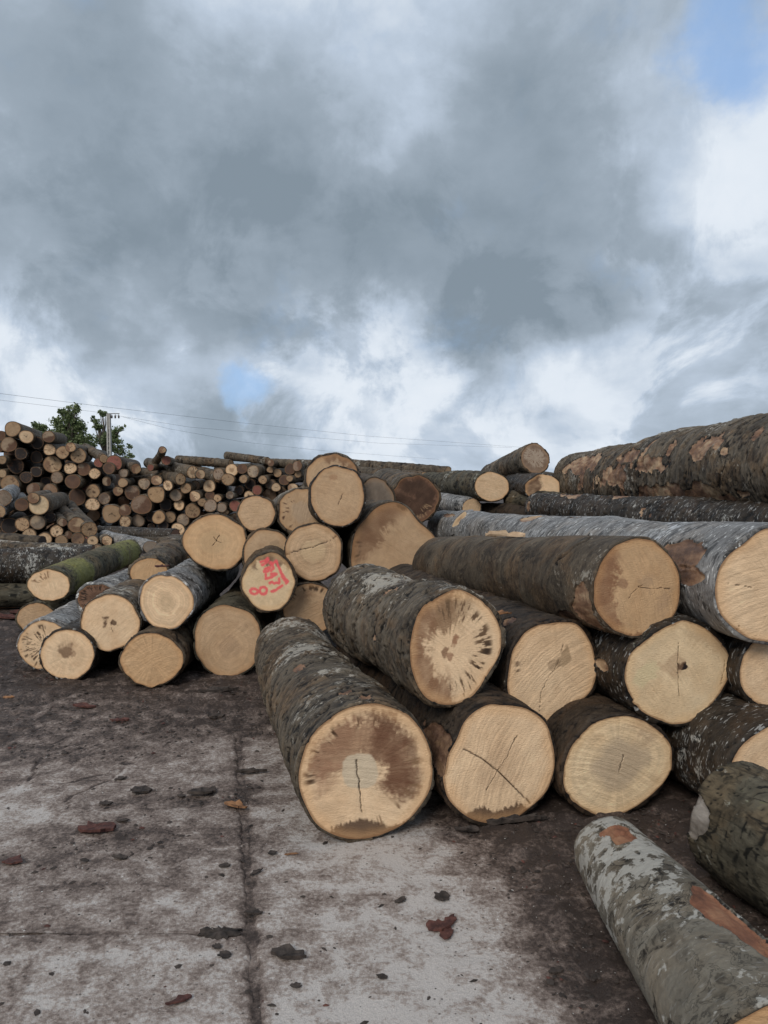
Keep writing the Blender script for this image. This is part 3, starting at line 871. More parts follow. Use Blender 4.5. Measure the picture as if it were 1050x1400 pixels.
for pts in ([(300 + 55 * math.cos(t), 705 + 42 * math.sin(t)) for t in np.linspace(0, 6.28, 13)], [(440 + 55 * math.cos(t), 692 + 55 * math.sin(t)) for t in np.linspace(0, 6.28, 13)],
            [(565, 705), (640, 690), (690, 655), (740, 625)], [(545, 575), (575, 560), (610, 585), (650, 575), (690, 585), (688, 510)],
            [(405, 250), (510, 200), (520, 235), (425, 295)], [(460, 395), (475, 350), (545, 348), (520, 395), (455, 395)],
            [(480, 440), (480, 505), (560, 490), (645, 435), (560, 440)], [(550, 275), (590, 290), (640, 250), (715, 410), (820, 560), (795, 590), (735, 470)],
            [(570, 300), (600, 350), (560, 400)]):
    marks.append(uv((368, 796, 36, 40), [(320 + x / 11.05, 745 + y / 11.05) for x, y in pts]))
place((368, 796, 36, 40), 5.72, ('d', -9, 1.6, 0), 'log with red spray-painted numbers on its end', 2, 'umber',
      {'tone': 'y', 'rings': .2, 'paint': marks, 'stain': [(35, 140, .84, 1.3, (.12, .06, .035), .85, .10)], 'pith': (0, -.1)}, group=MID)
place((425, 832, 38, 36), 5.95, ('d', -14, 1.6, 0), 'half-hidden log end with a dark ragged upper rim, behind the foremost log', 2, 'umber',
      {'tone': 't', 'fringe': [(50, 150, .72, .97, (.06, .035, .02), .0)], 'stain': [(95, 135, .3, .95, (.24, .13, .07), .5, .1)]}, group=MID, rough_end=1)
place((365, 757, 33, 33), 6.15, ('d', -9, 1.3, -.1), 'tan log end half covered by the red-marked log', 2, 'umber', {'tone': 't', 'rings': .3, 'spot': [(.35, .3, .25, (.28, .2, .12), .5)]}, group=MID)
place((430, 755, 39, 40), 6.0, ('d', -6, 1.5, -.10), 'round log end with one long crack across its rings', 2, 'umber',
      {'tone': 't', 'rings': 1.6, 'heart': (.40, (.55, .40, .24), .6), 'crack': [([(391, 757), (415, 751), (430, 747), (447, 741), (468, 730)], .026)]}, group=MID)
place((295, 740, 42, 40), 6.1, ('d', -12, 1.8, -.20), 'broad orange-tinted log end at the left of the middle pile', 2, 'brown',
      {'tone': 'o', 'rings': .8, 'heart': (.45, (.50, .35, .20), .4), 'crack': [([(290, 745), (296, 739), (301, 731)], .02), ([(296, 739), (292, 733)], .02), ([(296, 739), (303, 742)], .014)]},
      group=MID, moss=.1, outline=[1.0, 1.0, .97, 1.0, .98, 1.0, 1.03, 1.0, 1.0, 1.0, 1.0, 1.0])
place((351, 702, 26, 25), 6.2, ('d', -10, 1.6, -.22), 'small smooth round log end sitting above the broad orange one', 2, 'umber', {'tone': 't', 'rings': .5, 'heart': (.22, (.42, .28, .16), .6)}, group=MID)
place((412, 699, 33, 34), 6.3, ('d', -13, 1.4, -.14), 'log end with dark insect holes and shaggy white bark on its left', 2, 'brown',
      {'tone': 't', 'rings': .3, 'fringe': [(120, 230, .6, .93, (.08, .04, .025), .35)], 'heart': (.5, (.42, .32, .23), .5)}, group=MID, lich=.22, thick=.02)
place((462, 678, 38, 42), 6.05, ('d', -5, 1.2, -.12), 'round log end in front of the topmost one of the middle pile', 2, 'dark',
      {'tone': 't', 'rings': .5, 'spot': [(-.15, .65, .14, (.32, .18, .1), .6)], 'crack': [([(462, 690), (466, 682), (469, 676)], .018)]}, group=MID)
place((456, 657, 38, 37), 7.35, ('d', -8, 1.6, -.15), 'topmost log of the middle pile with shaggy pale bark and a brown-stained rim', 2, 'brown',
      {'tone': 't', 'stain': [(20, 110, .74, 1.3, (.15, .07, .035), .85, .16)]}, group=MID, lich=.25, thick=.02)

LEFT = 'logs lying at the left in front of the middle pile'
place((228, 823, 37, 38), 5.7, ('d', -2, 2.3, 0), 'log end with clear year rings, uppermost in the left cluster', 2, 'silver', {'tone': 'c', 'rings': 1.5, 'heart': (.30, (.46, .33, .20), .5)}, group=LEFT, gash=5,
      lich=.05, relief=1.3)
place((150, 851, 40, 39), 5.78, ('d', -4, 2.2, 0), 'log end with a dark blotch at its heart, second layer of the left cluster', 2, 'brown',
      {'tone': 'c', 'rings': .4, 'spotpx': [(144, 852, 9, (.09, .045, .025), .9), (155, 851, 5, (.08, .04, .022), .85)], 'crack': [([(152, 858), (156, 872), (159, 886)], .014)],
       'spot': []}, group=LEFT, lich=.18)
place((92, 896, 36, 35), 'g', ('d', -2, 2.2, 0), 'ground log at far left with a brown blotch high on its pale end', 2, 'dark',
      {'tone': 'c', 'rings': .5, 'spotpx': [(90, 890, 11, (.14, .075, .04), .8), (100, 893, 6, (.24, .14, .08), .6)], 'rays': 1.0}, group=LEFT)
place((207, 903, 41, 38), 'g', ('d', -3, 2.2, 0), 'ground log with orange-brown end and fanned saw lines', 2, 'umber', {'tone': 'o', 'rings': .7, 'rays': 1.8, 'pith': (.0, .02)}, group=LEFT)
place((64, 882, 36, 34), 'g', ('d', -7, 2.2, 0), 'silver-barked ground log with radial dark streaks, behind the leftmost pair', 2, 'silver',
      {'tone': 'c', 'fringe': [(90, 290, .2, .9, (.10, .06, .035), .18)]}, group=LEFT, lich=.1)
place((50, 846, 27, 23), 'g', ('d', 3, 2.0, 0), 'leftmost ground log, small brownish end under the mossy log', 2, 'moss', {'tone': 't', 'rings': .6, 'rays': 1.2}, group=LEFT, moss=.1)
place((67, 800, 27, 24), 7.0, ('d', -5, 3.0, 0), 'log covered in yellow-green moss with a splintered tan end', 2, 'yellowmoss',
      {'tone': 'c', 'rings': .3, 'fringe': [(95, 160, .45, .95, (.22, .12, .06), .05)]}, group=LEFT, moss=.50)
place((133, 820, 38, 25), 6.55, ('d', 6, 1.7, .05), 'rotten log with a dark hollow end behind the left cluster', 2, 'silver',
      {'tone': 'b', 'fringe': [(0, 360, .55, .98, (.03, .018, .012), -.1)], 'heart': (.5, (.10, .055, .035), .8)}, group=LEFT, thick=.02, lich=.06)
place((203, 784, 27, 23), 6.6, ('p', 242, 751, 20, 8.3), 'shaggy-barked log tilted upwards behind the ringed one', 2, 'brown', {'tone': 'o', 'rings': .5}, group=LEFT, gash=6, lich=.12, relief=1.6, autopeel=.1)

BACK = 'logs behind the piles'
place((673, 665, 29, 21), 9.4, ('p', 588, 661, 15, 11.6), 'pale log end lying behind the silver log, moss-grey bark', 2, 'moss', {'tone': 'c', 'rings': .5}, group=BACK, lich=.08,
      outline=[1.0, 1.0, .97, 1.0, 1.05, 1.03, 1.0, 1.0, 1.0, 1.0, 1.0, 1.0])
place((732, 627, 19, 21), 9.6, ('p', 672, 652, 17, 11.2), 'log sticking up at a slant on the skyline, dark-ringed end', 2, 'brown',
      {'tone': 'g', 'stain': [(0, 360, .66, 1.2, (.14, .08, .05), .85, .12)], 'fringe': [(0, 360, .2, .6, (.16, .09, .055), .3)]}, group=BACK, moss=.05)
place((742, 668, 30, 20), 9.0, ('p', 690, 662, 15, 10.8), 'dark log with a broken brown and cream end under the slanting one', 1, 'dark',
      {'tone': 'c', 'stain': [(100, 260, .2, 1.2, (.10, .05, .03), .95, .15)]}, group=BACK)
place((567, 683, 33, 34), 7.9, ('p', 530, 668, 27, 9.6), 'rotten dark brown log end behind the pear-shaped one', 2, 'brown',
      {'tone': 'b', 'stain': [(-200, 150, .0, .9, (.045, .024, .016), .85, .1)], 'fringe': [(-90, -20, .5, .95, (.30, .19, .11), .2)]}, group=BACK, lich=.15, thick=.02)
place((512, 687, 26, 34), 7.6, ('p', 490, 676, 27, 9.2), 'grey weathered log end beside the rotten dark one', 1, 'umber', {'tone': 'g', 'stain': [(0, 360, 0, 1.2, (.08, .065, .055), .7, .1)]}, group=BACK)
place((645, 694, 16, 13), 9.5, ('p', 585, 684, 12, 10.6), 'silver sliver of a log between the pale end and the silver log', 1, 'silver', {'tone': 'c'}, group=BACK, lich=.1)
place((613, 645, 6, 7), 14.5, ('p', 480, 636, 8, 16.0), 'thin straight log lying across the skyline, left of the pale log end', 1, 'far', {'tone': 't'}, group=BACK, lich=.1)
place((580, 652, 7, 7), 13.6, ('p', 486, 645, 7, 15.0), 'thin grey log just below the skyline log', 1, 'far', {'tone': 't'}, group=BACK, lich=.15)
place((540, 657, 8, 8), 12.6, ('p', 486, 655, 8, 14.0), 'short pale grey log behind the rotten dark end', 1, 'far', {'tone': 'g'}, group=BACK, lich=.15)
place((790, 672, 16, 18), 9.6, ('p', 745, 660, 15, 11.0), 'broken log end with a pale splinter beside the huge top log', 1, 'umber', {'tone': 'k'}, group=BACK)

place((768, 688, 15, 14), 8.6, ('p', 700, 684, 13, 9.6), 'short mossy log between the silver log and the broken brown and cream end', 1, 'moss', {'tone': 't'}, group=BACK, lich=.12)
place((752, 703, 16, 16), 8.9, ('p', 628, 703, 14, 10.4), 'dark log mostly hidden behind the silver log near its far end', 1, 'shade', {'tone': 't'}, group=BACK, lich=.08)
ACROSS = 'logs lying crosswise on the left'
place((126, 771, 20, 22), 9.1, ('p', -70, 776, 25, 8.6), 'black wet log speckled white, lying crosswise at the left edge', 2, 'dark', {'tone': 'r', 'stain': [(0, 360, 0, 1.2, (.09, .05, .04), .7, .1)]},
      group=ACROSS, lich=.30, lichtop=.12, relief=1.3, autopeel=.10)
place((46, 813, 14, 16), 8.8, ('p', -70, 815, 17, 8.4), 'mossy green log under the black wet one at the left edge', 1, 'moss', {'tone': 'c'}, group=ACROSS, moss=.30)
place((127, 757, 14, 12), 10.4, ('p', -40, 754, 13, 10.2), 'grey log lying behind the black wet one', 1, 'brown', {'tone': 'b'}, group=ACROSS, lich=.25)
place((58, 741, 9, 8), 11.6, ('p', -40, 734, 8, 11.8), 'thin dark log end behind the grey crosswise log', 1, 'umber', {'tone': 'd'}, group=ACROSS)
place((60, 752, 9, 8), 11.0, ('p', -40, 742, 9, 11.2), 'whitish log with peeling bark at the left edge', 1, 'brown', {'tone': 'b'}, group=ACROSS, lich=.3)
place((240, 732, 9, 9), 13.4, ('p', 135, 727, 8, 13.9), 'dark straight log lying along the foot of the far stack', 1, 'dark', {'tone': 'b'}, group=ACROSS, lich=.1)
place((206, 748, 10, 9), 12.0, ('p', 142, 733, 8, 13.4), 'pale grey thin log slanting down to the right before the far stack', 1, 'silver', {'tone': 'g'}, group=ACROSS, lich=.1)
place((240, 741, 8, 7), 12.8, ('p', 165, 742, 7, 13.0), 'thin brown log below the dark straight one', 1, 'umber', {'tone': 'k'}, group=ACROSS)
place((185, 768, 9, 8), 10.6, ('p', 118, 766, 9, 10.9), 'barkless reddish log lying behind the mossy one', 1, 'umber', {'tone': 'k'}, group=ACROSS, autopeel=.6)
place((258, 770, 13, 14), 7.6, ('d', -4, 1.6, 0), 'small log wedged left of the broad orange end', 1, 'brown', {'tone': 'o'}, group=ACROSS, lich=.15)

# ------------------------------------------------------------------ far stacks
C6 = [(120, 185, 75, 't'), (250, 260, 65, 'c'), (465, 262, 58, 'b'), (355, 315, 62, 'd'), (80, 335, 75, 'b'), (475, 385, 58, 'c'), (600, 410, 62, 't'), (675, 360, 50, 't'),
      (750, 440, 72, 't'), (500, 525, 82, 'c'), (350, 455, 60, 'd'), (20, 480, 42, 't'), (20, 610, 42, 'c'), (150, 540, 75, 'd'), (250, 650, 55, 'd'), (345, 595, 52, 'd'),
      (95, 715, 82, 't'), (672, 563, 58, 'c'), (800, 570, 65, 'b'), (905, 610, 55, 'c'), (940, 510, 45, 'r'), (545, 650, 60, 'g'), (700, 690, 75, 'b'), (820, 670, 55, 'd'),
      (320, 765, 65, 'b'), (480, 770, 65, 'k'), (580, 880, 78, 'o'), (890, 780, 68, 't'), (740, 840, 82, 'b'), (885, 905, 65, 'c'), (1000, 850, 58, 'g'), (1020, 690, 45, 'b'),
      (1040, 560, 60, 'b'), (0, 250, 50, 'b'), (200, 420, 60, 'd'), (440, 690, 50, 'd')]
C7 = [(45, 230, 75, 'r'), (125, 420, 48, 't'), (80, 500, 48, 'c'), (330, 430, 55, 'g'), (215, 515, 72, 'b'), (310, 628, 98, 'b'), (445, 530, 82, 'o'), (450, 397, 52, 'c'),
      (680, 385, 58, 'c'), (557, 447, 52, 'c'), (728, 473, 55, 't'), (795, 320, 62, 'c'), (870, 340, 50, 'c'), (950, 452, 62, 'c'), (630, 540, 60, 'g'), (815, 550, 55, 'c'),
      (535, 630, 60, 'd'), (663, 633, 55, 'c'), (790, 690, 75, 't'), (885, 610, 40, 't'), (965, 640, 62, 'g'), (1030, 570, 40, 't'), (145, 685, 58, 'b'), (150, 795, 58, 'c'),
      (275, 785, 62, 'g'), (465, 750, 62, 'o'), (575, 750, 58, 't'), (395, 750, 45, 'd'), (700, 775, 62, 'g'), (650, 870, 65, 'c'), (510, 830, 50, 'd'), (20, 715, 90, 't'),
      (540, 205, 45, 'r'), (390, 275, 35, 'r'), (130, 330, 45, 'g'), (20, 420, 50, 't'), (400, 840, 35, 'd'), (960, 540, 45, 'b')]
C8 = [(190, 230, 65, 'c'), (290, 215, 50, 'b'), (390, 240, 62, 'g'), (555, 225, 35, 't'), (625, 255, 42, 't'), (745, 220, 55, 'b'), (560, 160, 35, 'b'), (815, 190, 50, 'b'),
      (820, 265, 40, 't'), (300, 315, 42, 't'), (150, 320, 60, 't'), (365, 365, 55, 'd'), (485, 320, 45, 't'), (610, 395, 45, 'c'), (560, 370, 50, 'g'), (690, 325, 50, 'b'),
      (740, 310, 35, 't'), (775, 400, 50, 'c'), (670, 430, 45, 'b'), (350, 475, 48, 'c'), (170, 470, 38, 'g'), (70, 490, 45, 't'), (0, 385, 38, 'c'), (0, 480, 30, 'b'),
      (220, 570, 58, 'r'), (90, 590, 50, 'g'), (10, 570, 40, 'c'), (430, 420, 50, 'r'), (130, 630, 35, 'c'), (260, 420, 45, 'd'), (60, 270, 60, 'g')]
# logs of the far stack seen from the side: where their other end lies
BODY = {(263, 645): (203, 633), (274, 648): (222, 640), (247, 655): (196, 646), (283, 617): (0, 0)}
faces = []
for lst, ox, oy in ((C6, 0, 560), (C7, 150, 600), (C8, 290, 610)):
    for x, y, r, t in lst:
        X, Y, R = ox + x / 7, oy + y / 7, r / 7
        if all(math.hypot(X - f[0], Y - f[1]) > .55 * (R + f[2]) for f in faces):
            faces.append((X, Y, R, t))
listed = len(faces)


def stack_top(x):
    return np.interp(x, [0, 20, 40, 70, 110, 150, 200, 260, 330, 420, 440], [588, 592, 598, 600, 620, 636, 640, 640, 640, 640, 642])


tries = 0
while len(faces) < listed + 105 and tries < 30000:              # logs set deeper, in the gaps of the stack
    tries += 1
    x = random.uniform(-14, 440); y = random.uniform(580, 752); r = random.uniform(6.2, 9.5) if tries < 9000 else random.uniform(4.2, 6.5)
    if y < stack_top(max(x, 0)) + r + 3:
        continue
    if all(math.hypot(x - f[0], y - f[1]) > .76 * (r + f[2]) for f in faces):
        faces.append((x, y, r, random.choice('dbdrbkdkb')))  # tones kept dark, putting the shade of the gaps into the ends
TN = {'c': 'cream', 't': 'tan', 'o': 'orange-tan', 'g': 'grey', 'b': 'brown', 'd': 'blackened', 'r': 'reddish', 'k': 'dull brown', 'y': 'yellowish'}
ORD = ['first', 'second', 'third', 'fourth', 'fifth', 'sixth', 'seventh', 'eighth', 'ninth', 'tenth', 'eleventh', 'twelfth']


def ordinal(i):
    base = ORD + ['thirteenth', 'fourteenth', 'fifteenth', 'sixteenth', 'seventeenth', 'eighteenth', 'nineteenth', 'twentieth']
    if i < 20: return base[i]
    tens = {20: 'twenty', 30: 'thirty', 40: 'forty', 50: 'fifty'}
    if (i + 1) % 10 == 0: return {30: 'thirtieth', 40: 'fortieth', 50: 'fiftieth'}[i + 1]
    return tens[(i + 1) // 10 * 10] + '-' + ORD[(i + 1) % 10 - 1]


rows = {}
for i, f in enumerate(faces):
    rows.setdefault(int((f[1] - 570) // 15), []).append(i)
place_of = {}
for rr_, key in enumerate(sorted(rows)):
    for q, i in enumerate(sorted(rows[key], key=lambda i: faces[i][0])):
        place_of[i] = (rr_, q)


def far_spec(t):
    S = {'tone': t, 'rings': random.uniform(.3, 1.2), 'dim': random.uniform(.55, .95)}
    k = random.random()
    S['rays'] = random.uniform(.5, 2.0)
    if random.random() < .5: S['fringe'] = [(0, 360, .3, .95, (.12, .065, .04), random.uniform(.25, .5))]
    if t in 'cto':
        if k < .3: S['heart'] = (random.uniform(.2, .5), (.24, .14, .08), .7)
        elif k < .5: S['stain'] = [(random.uniform(0, 200), random.uniform(220, 340), .2, 1.2, (.15, .07, .045), .8, .15)]
        elif k < .62: S['spot'] = [(random.uniform(-.2, .2), random.uniform(-.2, .2), .28, (.08, .045, .03), .9)]
        if random.random() < .4: S['crack'] = [([(-.3, random.uniform(-.3, .3)), (0, 0), (.4, random.uniform(-.4, .4))], .05)]
    elif t in 'gbk':
        S['stain'] = [(random.uniform(0, 100), random.uniform(140, 330), .0, 1.2, random.choice([(.42, .32, .22), (.07, .045, .035), (.30, .22, .16)]), .75, .2)]
    return S


FARG = 'sawn logs of the tall far stack'
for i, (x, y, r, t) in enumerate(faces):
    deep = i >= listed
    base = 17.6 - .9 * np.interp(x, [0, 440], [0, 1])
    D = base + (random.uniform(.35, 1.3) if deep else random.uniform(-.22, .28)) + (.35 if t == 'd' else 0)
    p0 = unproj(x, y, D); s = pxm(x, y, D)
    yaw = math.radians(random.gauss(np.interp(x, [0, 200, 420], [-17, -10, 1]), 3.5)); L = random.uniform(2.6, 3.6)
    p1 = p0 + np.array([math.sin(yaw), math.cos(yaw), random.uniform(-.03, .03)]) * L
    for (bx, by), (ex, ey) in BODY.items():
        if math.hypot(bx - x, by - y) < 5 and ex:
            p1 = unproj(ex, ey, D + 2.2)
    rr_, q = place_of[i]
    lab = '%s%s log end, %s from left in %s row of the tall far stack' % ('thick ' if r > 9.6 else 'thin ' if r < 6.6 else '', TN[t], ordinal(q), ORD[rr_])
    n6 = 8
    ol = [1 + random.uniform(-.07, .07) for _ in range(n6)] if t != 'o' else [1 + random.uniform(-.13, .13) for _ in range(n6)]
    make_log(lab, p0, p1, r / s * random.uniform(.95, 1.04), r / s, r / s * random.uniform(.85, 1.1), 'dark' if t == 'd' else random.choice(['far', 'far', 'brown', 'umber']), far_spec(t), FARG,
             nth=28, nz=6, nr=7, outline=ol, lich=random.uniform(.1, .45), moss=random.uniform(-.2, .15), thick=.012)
for j in range(5):                          # a second stack behind, seen through the gaps, its shade put into the dark tone
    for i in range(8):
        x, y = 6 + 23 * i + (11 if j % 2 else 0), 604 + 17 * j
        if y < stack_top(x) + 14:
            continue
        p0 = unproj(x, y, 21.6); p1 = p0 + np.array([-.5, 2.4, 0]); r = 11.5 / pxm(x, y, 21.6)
        make_log('shade-toned log of the stack behind the far stack, %s in its %s row' % (ordinal(i), ORD[j]), p0, p1, r, r, r, 'dark', {'tone': 'd'},
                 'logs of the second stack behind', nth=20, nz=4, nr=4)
# whole logs lying across the top of the far stack
TOPG = 'logs lying across the top of the far stack'
for (x0, y0, r0, x1, y1, r1, D0, D1, lab) in [
        (222, 615, 5, 213, 631, 5, 17.0, 17.9, 'short log standing up at a slant on the far stack'),
        (316, 634, 6, 243, 629, 6, 18.0, 18.8, 'long grey log on top of the far stack, left of its middle'),
        (366, 630, 5, 310, 623, 5.5, 17.6, 18.4, 'mottled log raised highest on the flat part of the far stack'),
        (409, 634, 6, 364, 633, 6, 17.4, 17.9, 'brown log on top of the far stack beside the middle pile'),
        (430, 635, 6, 412, 634, 6, 17.8, 18.6, 'greenish log end on top of the far stack against the middle pile'),
        (186, 641, 7, 160, 634, 7, 17.5, 19.0, 'grey log on the far stack just right of the utility pole'),
        (142, 627, 6, 117, 612, 6, 17.4, 19.2, 'reddish-ended log slanting down the shoulder of the far stack'),
        (300, 652, 8, 262, 642, 8, 17.6, 19.0, 'grey log leaning behind the cream ends at the top of the far stack'),
        (350, 645, 8, 300, 640, 8, 18.0, 19.5, 'dark grey log filling the top of the far stack right of its middle'),
        (220, 652, 6, 170, 660, 6, 17.7, 18.4, 'mossy brown log on the far stack under the upright one')]:
    p0 = unproj(x0, y0, D0); p1 = unproj(x1, y1, D1)
    make_log(lab, p0, p1, r0 / pxm(x0, y0, D0), r0 / pxm(x0, y0, D0), r1 / pxm(x1, y1, D1), 'far', far_spec('t'), TOPG, nth=64, nz=40, nr=8, lich=.16, thick=.012, autopeel=.05)

NEARG = 'thin logs of the low stack before the far one'
for (x, y, r, t, bx, by, lab) in [
        (280, 160, 72, 'y', 0, 0, 'largest cream log end at the top of the low left stack'),
        (155, 158, 48, 'b', 0, 0, 'brown log end left of the largest cream one in the low stack'),
        (-8, 205, 48, 't', 150, 110, 'birch-grey log poking out at the left edge above the low stack'),
        (70, 310, 62, 'd', 0, 0, 'dark chocolate log end at the left edge of the low stack'),
        (160, 298, 50, 't', 0, 0, 'tan log end right of the chocolate one in the low stack'),
        (270, 285, 53, 'g', 0, 0, 'grey spotted log end below the largest cream one'),
        (210, 375, 48, 'c', 0, 0, 'cream log end half hidden behind the thin dark log'),
        (320, 405, 50, 'c', 0, 0, 'pale log end at the foot of the low stack, left of centre'),
        (405, 348, 45, 'c', 0, 0, 'small pale log end with a dark pith in the middle of the low stack'),
        (440, 418, 43, 't', 0, 0, 'small tan log end below the dark-pithed one'),
        (548, 305, 58, 'c', 395, 165, 'left one of two long logs slanting out of the low stack'),
        (645, 335, 56, 't', 500, 175, 'right one of two long logs slanting out of the low stack'),
        (450, 285, 32, 'b', 370, 190, 'thin grey log lying left of the two slanting ones'),
        (560, 405, 47, 'k', 0, 0, 'log end with a brown heart under the two slanting logs'),
        (665, 418, 40, 'c', 0, 0, 'small cream log end under the right slanting log'),
        (768, 415, 38, 'c', 705, 360, 'small pale log end at the right of the low stack, its bark showing left'),
        (810, 480, 40, 't', 0, 0, 'tan log end lowest at the right of the low stack'),
        (695, 490, 48, 'b', 0, 0, 'dark brown log end low in front of the low stack'),
        (915, 470, 33, 'c', 840, 440, 'rightmost little log end of the low stack with a cross crack'),
        (100, 420, 50, 'k', 0, 0, 'dull log end low behind the thin dark log'), (360, 480, 40, 'd', 0, 0, 'dark log end lowest in the middle of the low stack'),
        (490, 480, 42, 'd', 0, 0, 'dark log end lowest under the brown-hearted one'), (20, 110, 60, 'g', 90, 60, 'grey barky log above the birch-grey one at the left edge'),
        (240, 110, 42, 't', 0, 0, 'tan log end peeping over the largest cream one'), (360, 250, 40, 'd', 0, 0, 'dark log end in the gap right of the grey spotted one'),
        (490, 375, 30, 'b', 0, 0, 'thin brown log end between the dark-pithed and brown-hearted ones')]:
    X, Y, R = x / 5.25, 660 + y / 5.25, r / 5.25
    D = 12.9 + (0.25 if t == 'd' else 0) + random.uniform(-.15, .15)  # ends in the dark tone are set a little deeper
    p0 = unproj(X, Y, D); s = pxm(X, Y, D)
    if bx:
        p1 = unproj(bx / 5.25, 660 + by / 5.25, D + 2.6)
    else:
        yaw = math.radians(random.gauss(-19, 3)); p1 = p0 + np.array([math.sin(yaw), math.cos(yaw), 0]) * random.uniform(2.0, 2.6)
    make_log(lab, p0, p1, R / s, R / s, R / s * .95, 'dark' if t == 'd' else ('silver' if 'birch' in lab else 'far'), far_spec(t), NEARG, nth=64 if bx else 30, nz=30 if bx else 6, nr=8,
             lich=.2 if bx else .35, thick=.010)

# ------------------------------------------------------------------ trees, pole and lines beyond the yard
def leaf_mat():
    m, N = new_mat('leaf')
    oc = N.n('ShaderNodeTexCoord', out=3)
    a = N.n('ShaderNodeSeparateColor', {0: N.n('ShaderNodeAttribute', attribute_name='col')}, out=0)
    nn = N.noise(oc, 1.3, 4, .6)
    c = N.ramp(N.m('ADD', N.m('MULTIPLY', nn, .5), N.m('MULTIPLY', a, .5)), [(.22, (.07, .10, .045)), (.5, (.15, .20, .085)), (.8, (.30, .35, .17))])
    d = N.n('ShaderNodeBsdfPrincipled', {'Base Color': c, 'Roughness': .55})
    t = N.n('ShaderNodeBsdfTranslucent', {'Color': c})
    N.n('ShaderNodeOutputMaterial', {'Surface': N.n('ShaderNodeMixShader', {0: .42, 1: d, 2: t})})
    return m


M_LEAF = leaf_mat()
M_TRUNK = simple_mat('tree_bark', (.05, .042, .035), (.14, .12, .10), 6)


def tree(label, xb, D, clumps, nleaf, group='trees beyond the yard'):
    base = unproj(xb, 645, D); base[2] = 0
    root = empty('tree', Matrix.Translation(Vector(base)))
    tag(root, label, 'tree', group)
    pts = [unproj(x, y, D) - base for x, y, r in clumps]
    ms = D / F
    top = max(p[2] for p in pts)
    b = MB()
    tr = [(0, 0, 0), (.1, 0, top * .3), (-.1, .1, top * .6), (.05, 0, top * .92)]
    b.tube(tr, [.26, .20, .13, .03], 10)
    b.build('trunk', M_TRUNK, root, True)
    lb = MB()
    for p in pts:
        h = p[2] * random.uniform(.45, .7)
        a = np.array([.0, 0, h]); mid = (a + p) / 2 + np.array([0, random.uniform(-.3, .3), .15])
        lb.tube([a, mid, p], [.09, .05, .015], 6)
    lb.build('limb', M_TRUNK, root, True)
    V = []; Fc = []; Cc = []
    wts = np.array([r ** 2 for _, _, r in clumps], float); wts /= wts.sum()
    for _ in range(nleaf):
        k = rng.choice(len(clumps), p=wts)
        r = clumps[k][2] * ms
        d = rng.normal(size=3)
        c = pts[k] + d * r * .62 * np.array([1, 1.2, .8])
        sz = rng.uniform(.07, .16)
        n = rng.normal(size=3) + np.array([0, 0, .6]); n /= np.linalg.norm(n)
        a = np.cross(n, rng.normal(size=3)); a /= np.linalg.norm(a); bb = np.cross(n, a)
        i0 = len(V)
        V += [c - a * sz, c + bb * sz * .55, c + a * sz, c - bb * sz * .55]
        Fc.append((i0, i0 + 1, i0 + 2, i0 + 3))
        g = rng.random(); Cc += [(g, g, g, 1)] * 4
    mesh_obj('crown', np.array(V), np.array(Fc), M_LEAF, root, smooth=False, attrs={'col': np.array(Cc)})


def clumps(lst, n=5):
    out = []
    for x, y, r in lst:
        for _ in range(n):
            t = random.uniform(0, 6.28); q = random.uniform(.2, .95) * r
            out.append((x + q * math.cos(t), y + q * math.sin(t), r * random.uniform(.26, .50)))
    return out


tree('taller leafy tree left of the utility pole', 100, 62, clumps([(100, 560, 9), (92, 575, 15), (82, 590, 15), (108, 580, 12), (114, 600, 13), (96, 605, 15), (74, 600, 12), (122, 610, 8), (84, 562, 5)], 6), 6200)
tree('slimmer tree behind the utility pole', 143, 66, clumps([(140, 566, 6), (137, 580, 8), (152, 588, 10), (160, 602, 11), (140, 604, 9), (170, 612, 9), (176, 624, 7), (136, 622, 8), (156, 618, 9), (127, 572, 4), (166, 584, 5)], 5), 3600)
tree('low bushy tree at the left behind the stack', 55, 58, clumps([(52, 586, 8), (62, 592, 9), (46, 594, 7), (70, 596, 8)], 5), 2400)

M_CONC = simple_mat('pole_concrete', (.30, .29, .27), (.42, .41, .38), 8)
M_STEEL = simple_mat('galvanised_steel', (.10, .10, .10), (.22, .22, .22), 10, .5)
M_INS = simple_mat('glazed_insulator', (.05, .04, .035), (.10, .09, .08), 10, .2)
PD = 60.0
pb = unproj(150, 645, PD); pb[2] = 0
ptop = unproj(151, 566, PD)[2]
pole = empty('utility_pole', Matrix.Translation(Vector(pb)))
tag(pole, 'pale concrete utility pole with a ladder of holes, before the trees', 'utility pole')
for sx in (-1, 1):
    b = MB()
    n = len(b.V)
    b.box(-.055, .055, -.13, .13, -.1, ptop)
    b.V = [(x + sx * (.125 - .045 * max(z, 0) / ptop), y, z) for x, y, z in b.V]
    b.build('side_rail', M_CONC, pole)
hz = [0.0, 1.2, 1.9, 2.6, 3.0, 3.35, 3.7, 4.05, 4.4, 4.75]
for k in range(9):
    b = MB(); b.box(-.11, .11, -.07, .07, hz[k] + (.25 if k > 2 else .35), hz[k + 1])
    b.build('web', M_CONC, pole)
b = MB(); b.box(-.07, .07, -.08, .08, 4.95, ptop + .06); b.build('web', M_CONC, pole)
b = MB(); b.box(-.15, .85, -.05, .05, ptop, ptop + .06); arm = b.build('crossarm', M_STEEL, pole)
for x in (.25, .52, .8):
    b = MB(); b.tube([(x, 0, ptop - .02), (x, 0, ptop - .10), (x, 0, ptop - .14), (x, 0, ptop - .30), (x, 0, ptop - .36)], [.02, .03, .075, .07, .02], 8)
    b.build('insulator', M_INS, arm, True)
M_WIRE = simple_mat('cable', (.06, .06, .06), (.10, .10, .10), 4, .6)
